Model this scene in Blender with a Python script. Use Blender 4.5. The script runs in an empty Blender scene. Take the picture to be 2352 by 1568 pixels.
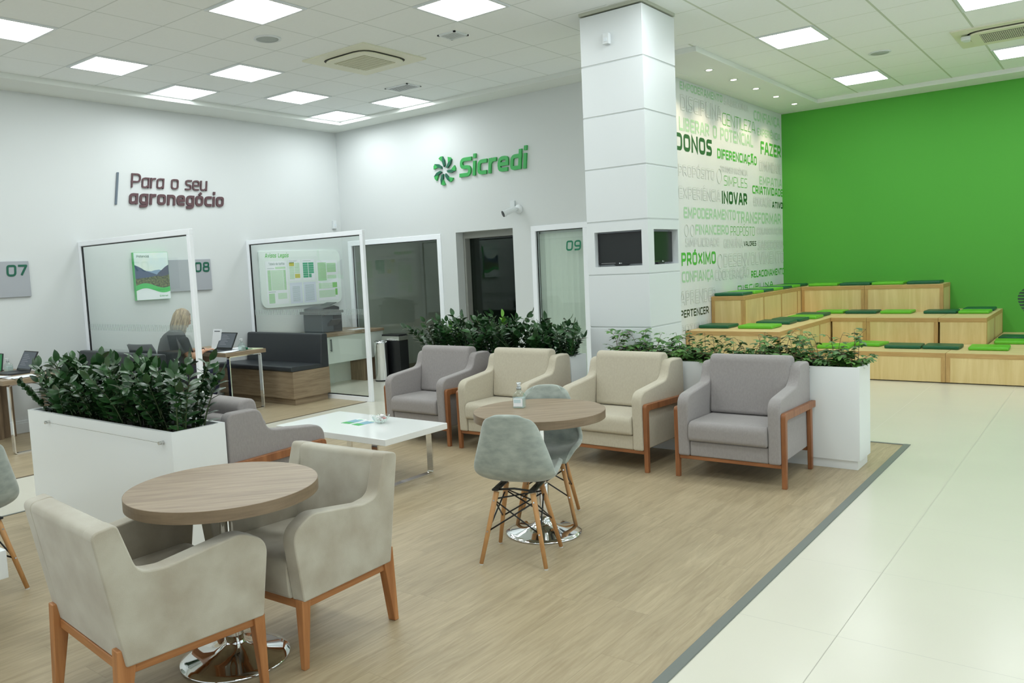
import bpy, bmesh, math, random
from mathutils import Vector, Matrix

# ------------------------------------------------------------------ camera, world, exposure
SC = bpy.context.scene
COL = SC.collection
PI = math.pi

def make_camera():
    cd = bpy.data.cameras.new('camera')
    cam = bpy.data.objects.new('camera', cd)
    COL.objects.link(cam)
    f, yaw, pitch, roll, px, py = 1863.226, -0.67932, -0.08688, -0.04813, -93.264, -8.980
    F = Vector((math.sin(yaw) * math.cos(pitch), math.cos(yaw) * math.cos(pitch), math.sin(pitch)))
    R = Vector((math.cos(yaw), -math.sin(yaw), 0))
    U = R.cross(F)
    R2 = math.cos(roll) * R + math.sin(roll) * U
    U2 = -math.sin(roll) * R + math.cos(roll) * U
    m = Matrix(((R2.x, U2.x, -F.x, 9.2539), (R2.y, U2.y, -F.y, -3.5540), (R2.z, U2.z, -F.z, 1.6501), (0, 0, 0, 1)))
    cam.matrix_world = m
    cd.sensor_width = 36.0
    cd.lens = f * 36.0 / 2352.0
    cd.shift_x = -px / 2352.0
    cd.shift_y = py / 2352.0
    cd.clip_start = 0.05
    cd.clip_end = 100
    SC.camera = cam
make_camera()

w = bpy.data.worlds.new('world')
SC.world = w
w.use_nodes = True
w.node_tree.nodes['Background'].inputs[0].default_value = (0.86, 0.96, 1.0, 1)
w.node_tree.nodes['Background'].inputs[1].default_value = 1.2

SC.view_settings.view_transform = 'Standard'
SC.view_settings.look = 'None'
SC.view_settings.gamma = 1
SC.view_settings.use_curve_mapping = False
SC.view_settings.exposure = 0.0
SC.cycles.use_denoising = True
SC.cycles.max_bounces = 10
SC.cycles.diffuse_bounces = 6
SC.cycles.glossy_bounces = 4
SC.cycles.transmission_bounces = 6
SC.cycles.transparent_max_bounces = 16
SC.cycles.sample_clamp_indirect = 6.0
SC.cycles.caustics_reflective = False
SC.cycles.caustics_refractive = False

PANEL_STRENGTH = 15.5
PANEL_COLOR = (0.93, 0.99, 1.0, 1)

# key dimensions (metres)
XW, YW = -0.568, 5.408          # left wall plane, back wall plane
ZC, ZS = 3.927, 3.868           # tile ceiling, plaster soffit
XT, YG = 4.870, 10.150          # lettered wall plane, green wall plane
XR, YF = 13.0, -8.5             # unseen right and front walls
HD = 2.145                      # head height of the openings

# ------------------------------------------------------------------ materials
def lin(c):
    c = c / 255.0
    return c / 12.92 if c <= 0.04045 else ((c + 0.055) / 1.055) ** 2.4
def rgb(r, g, b):
    return (lin(r), lin(g), lin(b), 1)

MATS = {}
def mat(name, col, rough=0.6, metal=0.0, spec=0.5, noise=0.0, nscale=20.0, bump=0.0, bscale=200.0, sheen=0.0, coat=0.0, trans=0.0, stretch=None, col2=None):
    if name in MATS:
        return MATS[name]
    m = bpy.data.materials.new(name)
    m.use_nodes = True
    nt = m.node_tree
    b = nt.nodes['Principled BSDF']
    b.inputs['Base Color'].default_value = col
    b.inputs['Roughness'].default_value = rough
    b.inputs['Metallic'].default_value = metal
    b.inputs['Specular IOR Level'].default_value = spec
    b.inputs['Sheen Weight'].default_value = sheen
    b.inputs['Coat Weight'].default_value = coat
    b.inputs['Transmission Weight'].default_value = trans
    if noise or bump:
        tc = nt.nodes.new('ShaderNodeTexCoord')
        mp = nt.nodes.new('ShaderNodeMapping')
        nt.links.new(tc.outputs['Object'], mp.inputs['Vector'])
        if stretch:
            mp.inputs['Scale'].default_value = stretch
    if noise:
        n = nt.nodes.new('ShaderNodeTexNoise')
        n.inputs['Scale'].default_value = nscale
        n.inputs['Detail'].default_value = 5
        nt.links.new(mp.outputs[0], n.inputs['Vector'])
        r = nt.nodes.new('ShaderNodeValToRGB')
        c2 = col2 if col2 else tuple([x * (1 - noise) for x in col[:3]] + [1])
        r.color_ramp.elements[0].position = 0.35
        r.color_ramp.elements[1].position = 0.68
        r.color_ramp.elements[0].color = c2
        r.color_ramp.elements[1].color = col
        nt.links.new(n.outputs['Fac'], r.inputs[0])
        nt.links.new(r.outputs[0], b.inputs['Base Color'])
    if bump:
        n2 = nt.nodes.new('ShaderNodeTexNoise')
        n2.inputs['Scale'].default_value = bscale
        n2.inputs['Detail'].default_value = 3
        nt.links.new(mp.outputs[0], n2.inputs['Vector'])
        bp = nt.nodes.new('ShaderNodeBump')
        bp.inputs['Strength'].default_value = bump
        bp.inputs['Distance'].default_value = 0.004
        nt.links.new(n2.outputs['Fac'], bp.inputs['Height'])
        nt.links.new(bp.outputs[0], b.inputs['Normal'])
    MATS[name] = m
    return m

def emis(name, col, s):
    m = bpy.data.materials.new(name)
    m.use_nodes = True
    nt = m.node_tree
    nt.nodes.clear()
    e = nt.nodes.new('ShaderNodeEmission')
    e.inputs[0].default_value = col
    e.inputs[1].default_value = s
    o = nt.nodes.new('ShaderNodeOutputMaterial')
    nt.links.new(e.outputs[0], o.inputs[0])
    return m

def glassmat(name, tint, refl=1.0, rough=0.0, frost=0.0):
    """thin pane: see-through tint plus a Fresnel reflection"""
    m = bpy.data.materials.new(name)
    m.use_nodes = True
    nt = m.node_tree
    nt.nodes.clear()
    t = nt.nodes.new('ShaderNodeBsdfTransparent')
    t.inputs[0].default_value = tint
    g = nt.nodes.new('ShaderNodeBsdfGlossy')
    g.inputs['Roughness'].default_value = rough
    g.inputs[0].default_value = (refl, refl, refl, 1)
    fr = nt.nodes.new('ShaderNodeFresnel')
    geo = nt.nodes.new('ShaderNodeNewGeometry')      # same reflectance on both sides of the pane
    io = nt.nodes.new('ShaderNodeMath'); io.operation = 'MULTIPLY_ADD'
    io.inputs[1].default_value = 1 / 1.5 - 1.5; io.inputs[2].default_value = 1.5
    nt.links.new(geo.outputs['Backfacing'], io.inputs[0])
    nt.links.new(io.outputs[0], fr.inputs[0])
    mx = nt.nodes.new('ShaderNodeMixShader')
    nt.links.new(fr.outputs[0], mx.inputs[0])
    nt.links.new(t.outputs[0], mx.inputs[1])
    nt.links.new(g.outputs[0], mx.inputs[2])
    out = mx.outputs[0]
    if frost:
        d = nt.nodes.new('ShaderNodeBsdfDiffuse')
        d.inputs[0].default_value = (0.75, 0.8, 0.79, 1)
        m2 = nt.nodes.new('ShaderNodeMixShader')
        m2.inputs[0].default_value = frost
        nt.links.new(out, m2.inputs[1])
        nt.links.new(d.outputs[0], m2.inputs[2])
        out = m2.outputs[0]
    o = nt.nodes.new('ShaderNodeOutputMaterial')
    nt.links.new(out, o.inputs[0])
    return m

def node_mix(nt, fac, a, b):
    n = nt.nodes.new('ShaderNodeMix')
    n.data_type = 'RGBA'
    if isinstance(fac, float): n.inputs[0].default_value = fac
    else: nt.links.new(fac, n.inputs[0])
    for i, v in ((6, a), (7, b)):
        if isinstance(v, tuple): n.inputs[i].default_value = v
        else: nt.links.new(v, n.inputs[i])
    return n.outputs[2]

def mth(nt, op, a, b=None, c=None):
    n = nt.nodes.new('ShaderNodeMath')
    n.operation = op
    for i, v in enumerate((a, b, c)):
        if v is None: continue
        if isinstance(v, (int, float)): n.inputs[i].default_value = v
        else: nt.links.new(v, n.inputs[i])
    return n.outputs[0]

def gridmat(name, col, line, ox, px, oy, py, wx, wy, rough=0.5, spec=0.5, noise=0.03, nsc=3.0, linerough=0.5, bump=0.0, coat=0.0):
    """square tiles with joints at ox+k*px and oy+k*py"""
    m = bpy.data.materials.new(name)
    m.use_nodes = True
    nt = m.node_tree
    b = nt.nodes['Principled BSDF']
    tc = nt.nodes.new('ShaderNodeTexCoord')
    sp = nt.nodes.new('ShaderNodeSeparateXYZ')
    nt.links.new(tc.outputs['Object'], sp.inputs[0])
    def near(out, o, p, wd):
        a = mth(nt, 'SUBTRACT', out, o)
        a = mth(nt, 'DIVIDE', a, p)
        fr = mth(nt, 'FRACT', a)
        d = mth(nt, 'SUBTRACT', fr, 0.5)
        d = mth(nt, 'ABSOLUTE', d)
        d = mth(nt, 'SUBTRACT', 0.5, d)
        return mth(nt, 'LESS_THAN', d, wd * 0.5 / p)
    l = mth(nt, 'MAXIMUM', near(sp.outputs[0], ox, px, wx), near(sp.outputs[1], oy, py, wy))
    n = nt.nodes.new('ShaderNodeTexNoise')
    n.inputs['Scale'].default_value = nsc
    n.inputs['Detail'].default_value = 6
    nt.links.new(tc.outputs['Object'], n.inputs['Vector'])
    dark = tuple([x * (1 - noise * 2) for x in col[:3]] + [1])
    base = node_mix(nt, n.outputs['Fac'], dark, col)
    c = node_mix(nt, l, base, line)
    nt.links.new(c, b.inputs['Base Color'])
    rr = mth(nt, 'MULTIPLY_ADD', l, linerough - rough, rough)
    nt.links.new(rr, b.inputs['Roughness'])
    b.inputs['Specular IOR Level'].default_value = spec
    b.inputs['Coat Weight'].default_value = coat
    if bump:
        bp = nt.nodes.new('ShaderNodeBump')
        bp.inputs['Strength'].default_value = bump
        bp.inputs['Distance'].default_value = 0.004
        n3 = nt.nodes.new('ShaderNodeTexNoise')
        n3.inputs['Scale'].default_value = 160
        nt.links.new(tc.outputs['Object'], n3.inputs['Vector'])
        nt.links.new(n3.outputs['Fac'], bp.inputs['Height'])
        nt.links.new(bp.outputs[0], b.inputs['Normal'])
    return m

def woodmat(name, c1, c2, axis=1, scale=1.0, rough=0.45, plank=0.0, plen=1.2, contrast=1.0, knots=False, spec=0.4):
    """grain along AXIS; plank>0 adds boards of that width"""
    m = bpy.data.materials.new(name)
    m.use_nodes = True
    nt = m.node_tree
    b = nt.nodes['Principled BSDF']
    tc = nt.nodes.new('ShaderNodeTexCoord')
    mp = nt.nodes.new('ShaderNodeMapping')
    s = [14.0 * scale, 14.0 * scale, 14.0 * scale]
    for ax in ((0, 1) if axis == 3 else (axis,)): s[ax] = 1.1 * scale
    mp.inputs['Scale'].default_value = s
    src = tc.outputs['Object']
    sp = None
    if plank:
        sp = nt.nodes.new('ShaderNodeSeparateXYZ')
        nt.links.new(src, sp.inputs[0])
        ac = sp.outputs[0] if axis == 1 else sp.outputs[1]
        al = sp.outputs[axis]
        row = mth(nt, 'FLOOR', mth(nt, 'DIVIDE', ac, plank))
        wn = nt.nodes.new('ShaderNodeTexWhiteNoise')
        wn.noise_dimensions = '1D'
        nt.links.new(row, wn.inputs['W'])
        sh = mth(nt, 'MULTIPLY_ADD', wn.outputs['Value'], plen, al)
        colu = mth(nt, 'FLOOR', mth(nt, 'DIVIDE', sh, plen))
        idv = mth(nt, 'MULTIPLY_ADD', row, 17.31, colu)
        wn2 = nt.nodes.new('ShaderNodeTexWhiteNoise')
        wn2.noise_dimensions = '1D'
        nt.links.new(idv, wn2.inputs['W'])
        cmb = nt.nodes.new('ShaderNodeCombineXYZ')
        nt.links.new(mth(nt, 'MULTIPLY', wn2.outputs['Value'], 37.0), cmb.inputs[2])
        va = nt.nodes.new('ShaderNodeVectorMath')
        nt.links.new(src, va.inputs[0]); nt.links.new(cmb.outputs[0], va.inputs[1])
        src = va.outputs[0]
    nt.links.new(src, mp.inputs['Vector'])
    n = nt.nodes.new('ShaderNodeTexNoise')
    n.inputs['Scale'].default_value = 1.6
    n.inputs['Detail'].default_value = 8
    n.inputs['Roughness'].default_value = 0.62
    n.inputs['Distortion'].default_value = 1.2 if knots else 0.6
    nt.links.new(mp.outputs[0], n.inputs['Vector'])
    r = nt.nodes.new('ShaderNodeValToRGB')
    r.color_ramp.elements[0].position = 0.5 - 0.2 / contrast
    r.color_ramp.elements[1].position = 0.5 + 0.2 / contrast
    r.color_ramp.elements[0].color = c1
    r.color_ramp.elements[1].color = c2
    nt.links.new(n.outputs['Fac'], r.inputs[0])
    c = r.outputs[0]
    if plank:
        dk = tuple([x * 0.84 for x in c1[:3]] + [1])
        tone = mth(nt, 'MULTIPLY', wn2.outputs['Value'], 0.28)
        c = node_mix(nt, tone, c, dk)
        mp2 = nt.nodes.new('ShaderNodeMapping')
        s2 = [7.0, 7.0, 7.0]; s2[axis] = 1.0
        mp2.inputs['Scale'].default_value = s2
        nt.links.new(src, mp2.inputs['Vector'])
        n2 = nt.nodes.new('ShaderNodeTexNoise')
        n2.inputs['Scale'].default_value = 1.3; n2.inputs['Detail'].default_value = 10; n2.inputs['Roughness'].default_value = 0.65; n2.inputs['Distortion'].default_value = 1.4
        nt.links.new(mp2.outputs[0], n2.inputs['Vector'])
        r2 = nt.nodes.new('ShaderNodeValToRGB')
        r2.color_ramp.elements[0].position = 0.36; r2.color_ramp.elements[0].color = (0.34, 0.34, 0.34, 1)
        r2.color_ramp.elements[1].position = 0.52; r2.color_ramp.elements[1].color = (0, 0, 0, 1)
        nt.links.new(n2.outputs['Fac'], r2.inputs[0])
        c = node_mix(nt, r2.outputs[0], c, tuple([x * 0.70 for x in c1[:3]] + [1]))
        def edge(v, p, wd):
            fr = mth(nt, 'FRACT', mth(nt, 'DIVIDE', v, p))
            d = mth(nt, 'SUBTRACT', 0.5, mth(nt, 'ABSOLUTE', mth(nt, 'SUBTRACT', fr, 0.5)))
            return mth(nt, 'LESS_THAN', d, wd / p)
        e = mth(nt, 'MAXIMUM', edge(ac, plank, 0.0008), edge(sh, plen, 0.0008))
        e = mth(nt, 'MULTIPLY', e, 0.5)
        c = node_mix(nt, e, c, tuple([x * 0.45 for x in c1[:3]] + [1]))
    nt.links.new(c, b.inputs['Base Color'])
    b.inputs['Roughness'].default_value = rough
    b.inputs['Specular IOR Level'].default_value = spec
    return m

# ------------------------------------------------------------------ mesh helpers
def box(bm, x0, x1, y0, y1, z0, z1, mi=0):
    vs = [bm.verts.new((x, y, z)) for z in (z0, z1) for y in (y0, y1) for x in (x0, x1)]
    fs = []
    for q in ((0, 2, 3, 1), (4, 5, 7, 6), (0, 1, 5, 4), (2, 6, 7, 3), (0, 4, 6, 2), (1, 3, 7, 5)):
        f = bm.faces.new([vs[i] for i in q]); f.material_index = mi; fs.append(f)
    return vs

def prism(bm, pts, a0, a1, axis=0, mi=0):
    """polygon PTS extruded along AXIS (0: pts are (y,z); 1: (x,z); 2: (x,y))"""
    def P(p, a):
        return ((a, p[0], p[1]), (p[0], a, p[1]), (p[0], p[1], a))[axis]
    A = [bm.verts.new(P(p, a0)) for p in pts]
    B = [bm.verts.new(P(p, a1)) for p in pts]
    n = len(pts)
    fs = []
    for i in range(n):
        fs.append(bm.faces.new((A[i], A[(i + 1) % n], B[(i + 1) % n], B[i])))
    fs.append(bm.faces.new(A[::-1])); fs.append(bm.faces.new(B))
    for f in fs: f.material_index = mi
    return fs

def lathe(bm, prof, n=32, c=(0, 0, 0), mi=0, cap=True):
    rings = []
    for r, z in prof:
        if r <= 1e-6:
            rings.append([bm.verts.new((c[0], c[1], c[2] + z))])
        else:
            rings.append([bm.verts.new((c[0] + r * math.cos(2 * PI * k / n), c[1] + r * math.sin(2 * PI * k / n), c[2] + z)) for k in range(n)])
    for a, b in zip(rings, rings[1:]):
        for k in range(n):
            k2 = (k + 1) % n
            if len(a) == 1 and len(b) == 1: continue
            if len(a) == 1: f = bm.faces.new((a[0], b[k], b[k2]))
            elif len(b) == 1: f = bm.faces.new((a[k], a[k2], b[0]))
            else: f = bm.faces.new((a[k], a[k2], b[k2], b[k]))
            f.material_index = mi
    if cap:
        for R, rev in ((rings[0], True), (rings[-1], False)):
            if len(R) > 1:
                f = bm.faces.new(R[::-1] if rev else R); f.material_index = mi

def tube(bm, pts, r, n=8, mi=0, r1=None, cap=True):
    """round bar through PTS; r may taper to r1"""
    pts = [Vector(p) for p in pts]
    m = len(pts)
    rings = []
    ref = None
    for i, p in enumerate(pts):
        if i == 0: t = pts[1] - p
        elif i == m - 1: t = p - pts[i - 1]
        else: t = (pts[i + 1] - p).normalized() + (p - pts[i - 1]).normalized()
        t.normalize()
        if ref is None:
            ref = Vector((0, 0, 1)) if abs(t.z) < 0.9 else Vector((1, 0, 0))
        u = (ref - t * ref.dot(t)).normalized()
        ref = u
        v = t.cross(u)
        rr = r if r1 is None else r + (r1 - r) * i / (m - 1)
        rings.append([bm.verts.new(p + rr * (math.cos(2 * PI * k / n) * u + math.sin(2 * PI * k / n) * v)) for k in range(n)])
    for a, b in zip(rings, rings[1:]):
        for k in range(n):
            f = bm.faces.new((a[k], a[(k + 1) % n], b[(k + 1) % n], b[k])); f.material_index = mi
    if cap:
        f = bm.faces.new(rings[0][::-1]); f.material_index = mi
        f = bm.faces.new(rings[-1]); f.material_index = mi

def taper(bm, p0, p1, s0, s1, mi=0):
    """square bar from p0 (half size s0) to p1 (half size s1); s may be (sx, sy)"""
    if not isinstance(s0, tuple): s0 = (s0, s0)
    if not isinstance(s1, tuple): s1 = (s1, s1)
    vs = []
    for p, s in ((p0, s0), (p1, s1)):
        for dx, dy in ((-1, -1), (1, -1), (1, 1), (-1, 1)):
            vs.append(bm.verts.new((p[0] + dx * s[0], p[1] + dy * s[1], p[2])))
    for q in ((3, 2, 1, 0), (4, 5, 6, 7), (0, 1, 5, 4), (1, 2, 6, 5), (2, 3, 7, 6), (3, 0, 4, 7)):
        f = bm.faces.new([vs[i] for i in q]); f.material_index = mi

def fillet(pts, radii, seg=5):
    """round the corners of a closed polygon"""
    out = []
    n = len(pts)
    for i in range(n):
        p = Vector(pts[i]); a = Vector(pts[i - 1]); b = Vector(pts[(i + 1) % n])
        r = radii[i] if isinstance(radii, (list, tuple)) else radii
        if r <= 0:
            out.append(tuple(p)); continue
        da = (a - p).normalized(); db = (b - p).normalized()
        ang = da.angle(db)
        t = min(r / math.tan(ang / 2), (a - p).length * 0.49, (b - p).length * 0.49)
        s = p + da * t; e = p + db * t
        for k in range(seg + 1):
            u = k / seg
            q = s * (1 - u) ** 2 + p * 2 * u * (1 - u) + e * u * u
            out.append(tuple(q))
    return out

def O(name, bm, m, parent=None, bevel=0.0, seg=2, smooth=False, sub=0, loc=None, solid=0.0, rot=None):
    bmesh.ops.recalc_face_normals(bm, faces=bm.faces[:])
    me = bpy.data.meshes.new(name)
    bm.to_mesh(me); bm.free()
    for x in (m if isinstance(m, (list, tuple)) else [m]):
        me.materials.append(x)
    o = bpy.data.objects.new(name, me)
    COL.objects.link(o)
    if parent: o.parent = parent
    if loc: o.location = loc
    if rot: o.rotation_euler = rot
    if smooth:
        for p in me.polygons: p.use_smooth = True
    if solid:
        md = o.modifiers.new('thickness', 'SOLIDIFY'); md.thickness = solid; md.offset = 0
    if bevel:
        md = o.modifiers.new('bevel', 'BEVEL'); md.width = bevel; md.segments = seg; md.limit_method = 'ANGLE'; md.angle_limit = math.radians(38)
        md.harden_normals = False
        if seg > 1:
            for p in me.polygons: p.use_smooth = True
            wn = o.modifiers.new('weighted', 'WEIGHTED_NORMAL'); wn.keep_sharp = False
    if sub:
        md = o.modifiers.new('subdivision', 'SUBSURF'); md.levels = sub; md.render_levels = sub
    return o

def new(): return bmesh.new()

def tag(o, label=None, cat=None, group=None, kind=None):
    if label: o['label'] = label
    if cat: o['category'] = cat
    if group: o['group'] = group
    if kind: o['kind'] = kind
    return o

def thing(name, label, cat, loc=(0, 0, 0), rz=0.0, group=None):
    o = bpy.data.objects.new(name, None)
    o.empty_display_size = 0.1
    COL.objects.link(o)
    o.location = loc; o.rotation_euler = (0, 0, rz)
    return tag(o, label, cat, group)

def struct(name, bm, m, parent=None, **k):
    o = O(name, bm, m, parent, **k)
    if parent is None: o['kind'] = 'structure'
    return o

def dup(root, loc=None, rz=None, label=None, scale=None):
    def cp(o, parent):
        c = o.copy(); COL.objects.link(c); c.parent = parent
        if parent is not None: c.matrix_parent_inverse = o.matrix_parent_inverse.copy()
        for ch in [x for x in root_children if x.parent == o]:
            cp(ch, c)
        return c
    root_children = list(root.children_recursive)
    r = cp(root, None)
    if loc is not None: r.location = loc
    if rz is not None: r.rotation_euler = (r.rotation_euler[0], r.rotation_euler[1], rz)
    if label: r['label'] = label
    if scale: r.scale = (scale, scale, scale)
    return r

# ------------------------------------------------------------------ lettering: strokes of a squarish rounded sans
_q = 0.25
GL = {
 ' ': (0.36, []),
 'A': (0.86, [[(0, 0), (.36, 1, .04), (.64, 1, .04), (1, 0)], [(.14, .28), (.86, .28)]]),
 'B': (0.78, [[(.5, .52), (0, .52), (0, 1), (.93, 1, .2), (.93, .52, .2), (.4, .52)], [(0, .6), (0, 0), (1, 0, .2), (1, .52, .2), (.4, .52)]]),
 'C': (0.72, [[(1, 1), (0, 1, _q), (0, 0, _q), (1, 0)]]),
 'D': (0.80, [[(0, .5), (0, 1), (1, 1, _q), (1, 0, _q), (0, 0), (0, .55)]]),
 'E': (0.66, [[(1, 1), (0, 1, .06), (0, 0, .06), (1, 0)], [(0, .5), (.88, .5)]]),
 'F': (0.64, [[(1, 1), (0, 1, .06), (0, 0)], [(0, .47), (.88, .47)]]),
 'G': (0.76, [[(1, 1), (0, 1, _q), (0, 0, _q), (1, 0), (1, .48)]]),
 'H': (0.80, [[(0, 0), (0, 1)], [(1, 0), (1, 1)], [(0, .5), (1, .5)]]),
 'I': (0.0, [[(0, 0), (0, 1)]]),
 'L': (0.60, [[(0, 1), (0, 0, .06), (1, 0)]]),
 'M': (1.02, [[(0, 0), (.06, 1), (.5, .22), (.94, 1), (1, 0)]]),
 'N': (0.80, [[(0, 0), (0, 1), (1, 0), (1, 1)]]),
 'O': (0.80, [[(.5, 1), (0, 1, _q), (0, 0, _q), (1, 0, _q), (1, 1, _q), (.45, 1)]]),
 'P': (0.74, [[(0, 0), (0, 1), (1, 1, _q), (1, .40, _q), (0, .40)]]),
 'R': (0.76, [[(0, 0), (0, 1), (.95, 1, _q), (.95, .42, _q), (0, .42)], [(.5, .42), (1, 0)]]),
 'S': (0.70, [[(1, 1), (0, 1, .22), (0, .52, .22), (1, .48, .22), (1, 0, .22), (0, 0)]]),
 'T': (0.76, [[(0, 1), (1, 1)], [(.5, 1), (.5, 0)]]),
 'U': (0.78, [[(0, 1), (0, 0, _q), (1, 0, _q), (1, 1)]]),
 'V': (0.82, [[(0, 1), (.45, 0, .03), (.55, 0, .03), (1, 1)]]),
 'X': (0.80, [[(0, 0), (1, 1)], [(0, 1), (1, 0)]]),
 'Z': (0.72, [[(0, 1), (1, 1), (0, 0), (1, 0)]]),
 'a': (0.58, [[(1, 0), (1, .72), (0, .72, .2), (0, 0, .2), (.55, 0), (1, .14)]]),
 'b': (0.60, [[(0, 1), (0, 0), (1, 0, .2), (1, .72, .2), (0, .72)]]),
 'c': (0.50, [[(1, .72), (0, .72, .2), (0, 0, .2), (1, 0)]]),
 'd': (0.60, [[(1, 1), (1, 0), (.6, 0), (0, 0, .2), (0, .72, .2), (1, .72)]]),
 'e': (0.58, [[(.92, 0), (0, 0, .2), (0, .72, .2), (1, .72, .2), (1, .35), (0, .35)]]),
 'f': (0.38, [[(.25, 0), (.25, 1, .14), (1, 1)], [(0, .72), (.9, .72)]]),
 'g': (0.58, [[(1, .02), (0, .02, .18), (0, .72, .2), (1, .72), (1, -.26, .14), (.1, -.26)]]),
 'i': (0.0, [[(0, 0), (0, .70)], [(0, 1.12), (0, 1.16)]]),
 'l': (0.16, [[(0, 1), (0, 0, .08), (1, 0)]]),
 'n': (0.58, [[(0, 0), (0, .72), (1, .72, .2), (1, 0)]]),
 'o': (0.60, [[(.5, .72), (0, .72, .2), (0, 0, .2), (1, 0, .2), (1, .72, .2), (.45, .72)]]),
 'r': (0.36, [[(0, 0), (0, .72)], [(0, .5), (.45, .72, .08), (1, .72)]]),
 's': (0.50, [[(1, .72), (0, .72, .14), (0, .38, .14), (1, .34, .14), (1, 0, .14), (0, 0)]]),
 't': (0.38, [[(.25, .96), (.25, 0, .14), (1, 0)], [(0, .72), (1, .72)]]),
 'u': (0.58, [[(0, .72), (0, 0, .2), (.6, 0), (1, .14)], [(1, .72), (1, 0)]]),
 'v': (0.56, [[(0, .72), (.5, 0), (1, .72)]]),
 '0': (0.66, [[(.5, 1), (0, 1, .24), (0, 0, .24), (1, 0, .24), (1, 1, .24), (.45, 1)]]),
 '7': (0.62, [[(0, 1), (1, 1, .05), (.3, 0)]]),
 '8': (0.66, [[(.5, 1), (.06, 1, .2), (.06, .53, .2), (.94, .53, .2), (.94, 1, .2), (.45, 1)], [(.5, .53), (0, .53, .2), (0, 0, .2), (1, 0, .2), (1, .53, .2), (.45, .53)]]),
 '9': (0.66, [[(.1, 0), (1, 0, .24), (1, 1, .24), (0, 1, .24), (0, .42, .2), (1, .42)]]),
}
_acc = {'Í': ('I', [[(-.1, 1.16), (.3, 1.38)]]), 'Ç': ('C', [[(.55, 0), (.48, -.22)]]), 'Ã': ('A', [[(.12, 1.2), (.37, 1.30, .05), (.63, 1.2, .05), (.88, 1.30)]]), 'Ó': ('O', [[(.42, 1.16), (.72, 1.38)]]),
        'Ú': ('U', [[(.42, 1.16), (.72, 1.38)]]), 'Ê': ('E', [[(.15, 1.18), (.5, 1.34), (.85, 1.18)]]), 'ó': ('o', [[(.42, .90), (.78, 1.12)]])}
for _k, (_b, _s) in _acc.items():
    GL[_k] = (GL[_b][0], GL[_b][1] + _s)

def open_fillet(pts, seg=5):
    out = []
    n = len(pts)
    for i, p in enumerate(pts):
        P2 = Vector((p[0], p[1]))
        r = p[2] if len(p) > 2 else 0
        if i in (0, n - 1) or r <= 0:
            out.append(P2); continue
        A = Vector(pts[i - 1][:2]); B = Vector(pts[i + 1][:2])
        t = min(r, (A - P2).length * 0.5, (B - P2).length * 0.5)
        s = P2 + (A - P2).normalized() * t; e = P2 + (B - P2).normalized() * t
        for k in range(seg + 1):
            u = k / seg
            out.append(s * (1 - u) ** 2 + P2 * 2 * u * (1 - u) + e * u * u)
    res = [out[0]]
    for q in out[1:]:
        if (q - res[-1]).length > 1e-6: res.append(q)
    return res

def strokes(bm, s, W, H, t, tw, shear, put, depth, mi=0):
    """s set in W x H with the centre lines drawn for stroke T, ribbons TW wide; PUT maps (x, y, h) to world"""
    gap = t * 0.62 + 0.055 * H if t > 0.1 * H else 0.16 * H
    tot = sum(GL[c][0] for c in s); n = len(s)
    nat = tot * H + n * t + (n - 1) * gap
    k = W / nat
    x = 0.0; lift = 0.0
    for c in s:
        w, sts = GL[c]
        gw = w * H * k
        for st in sts:
            pts = []
            for p in st:
                px = x + t * k / 2 + p[0] * (gw if gw else 0.25 * H)
                py = t / 2 + p[1] * (H - t)
                q = (px, py) if len(p) < 3 else (px, py, p[2] * H)
                pts.append(q)
            P_ = open_fillet(pts)
            L, R = [], []
            m = len(P_)
            for i in range(m):
                if i == 0: d0 = d1 = (P_[1] - P_[0]).normalized()
                elif i == m - 1: d0 = d1 = (P_[i] - P_[i - 1]).normalized()
                else: d0 = (P_[i] - P_[i - 1]).normalized(); d1 = (P_[i + 1] - P_[i]).normalized()
                nn = Vector((-d0.y - d1.y, d0.x + d1.x))
                if nn.length < 1e-4: nn = Vector((-d0.y, d0.x))
                nn.normalize()
                c_ = max(0.55, nn.dot(Vector((-d0.y, d0.x))))
                # upright parts keep the squeezed width, level parts the full one
                dv = (d0 + d1)
                fx = abs(dv.x) / (abs(dv.x) + abs(dv.y) + 1e-9)
                wd = tw * (fx + (1 - fx) * min(1.15, max(0.7, k)))
                off = nn * (wd / 2 / c_)
                a, b = P_[i] + off, P_[i] - off
                if i == 0 or i == m - 1:
                    ext = (d0 * (tw / 2)) * (-1 if i == 0 else 1)
                    if len(st) and abs(d0.x) > 0.9 or abs(d0.y) > 0.9: a = a + ext; b = b + ext
                L.append(a); R.append(b)
            lift += 0.00035
            if lift > 0.0011: lift = 0.0
            top = [[bm.verts.new(put(q.x + shear * q.y, q.y, depth + lift + 0.0003 * i / m)) for i, q in enumerate(S)] for S in (L, R)]
            for i in range(m - 1):
                f = bm.faces.new((top[0][i], top[1][i], top[1][i + 1], top[0][i + 1])); f.material_index = mi
            if depth > 0.0028:
                bot = [[bm.verts.new(put(q.x + shear * q.y, q.y, 0)) for q in S] for S in (L, R)]
                for a, b in ((0, 0), (1, 1)):
                    for i in range(m - 1):
                        f = bm.faces.new((top[a][i], top[a][i + 1], bot[a][i + 1], bot[a][i])); f.material_index = mi
                for i in (0, m - 1):
                    f = bm.faces.new((top[0][i], top[1][i], bot[1][i], bot[0][i])); f.material_index = mi
        x += gw + t * k + gap * k

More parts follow.
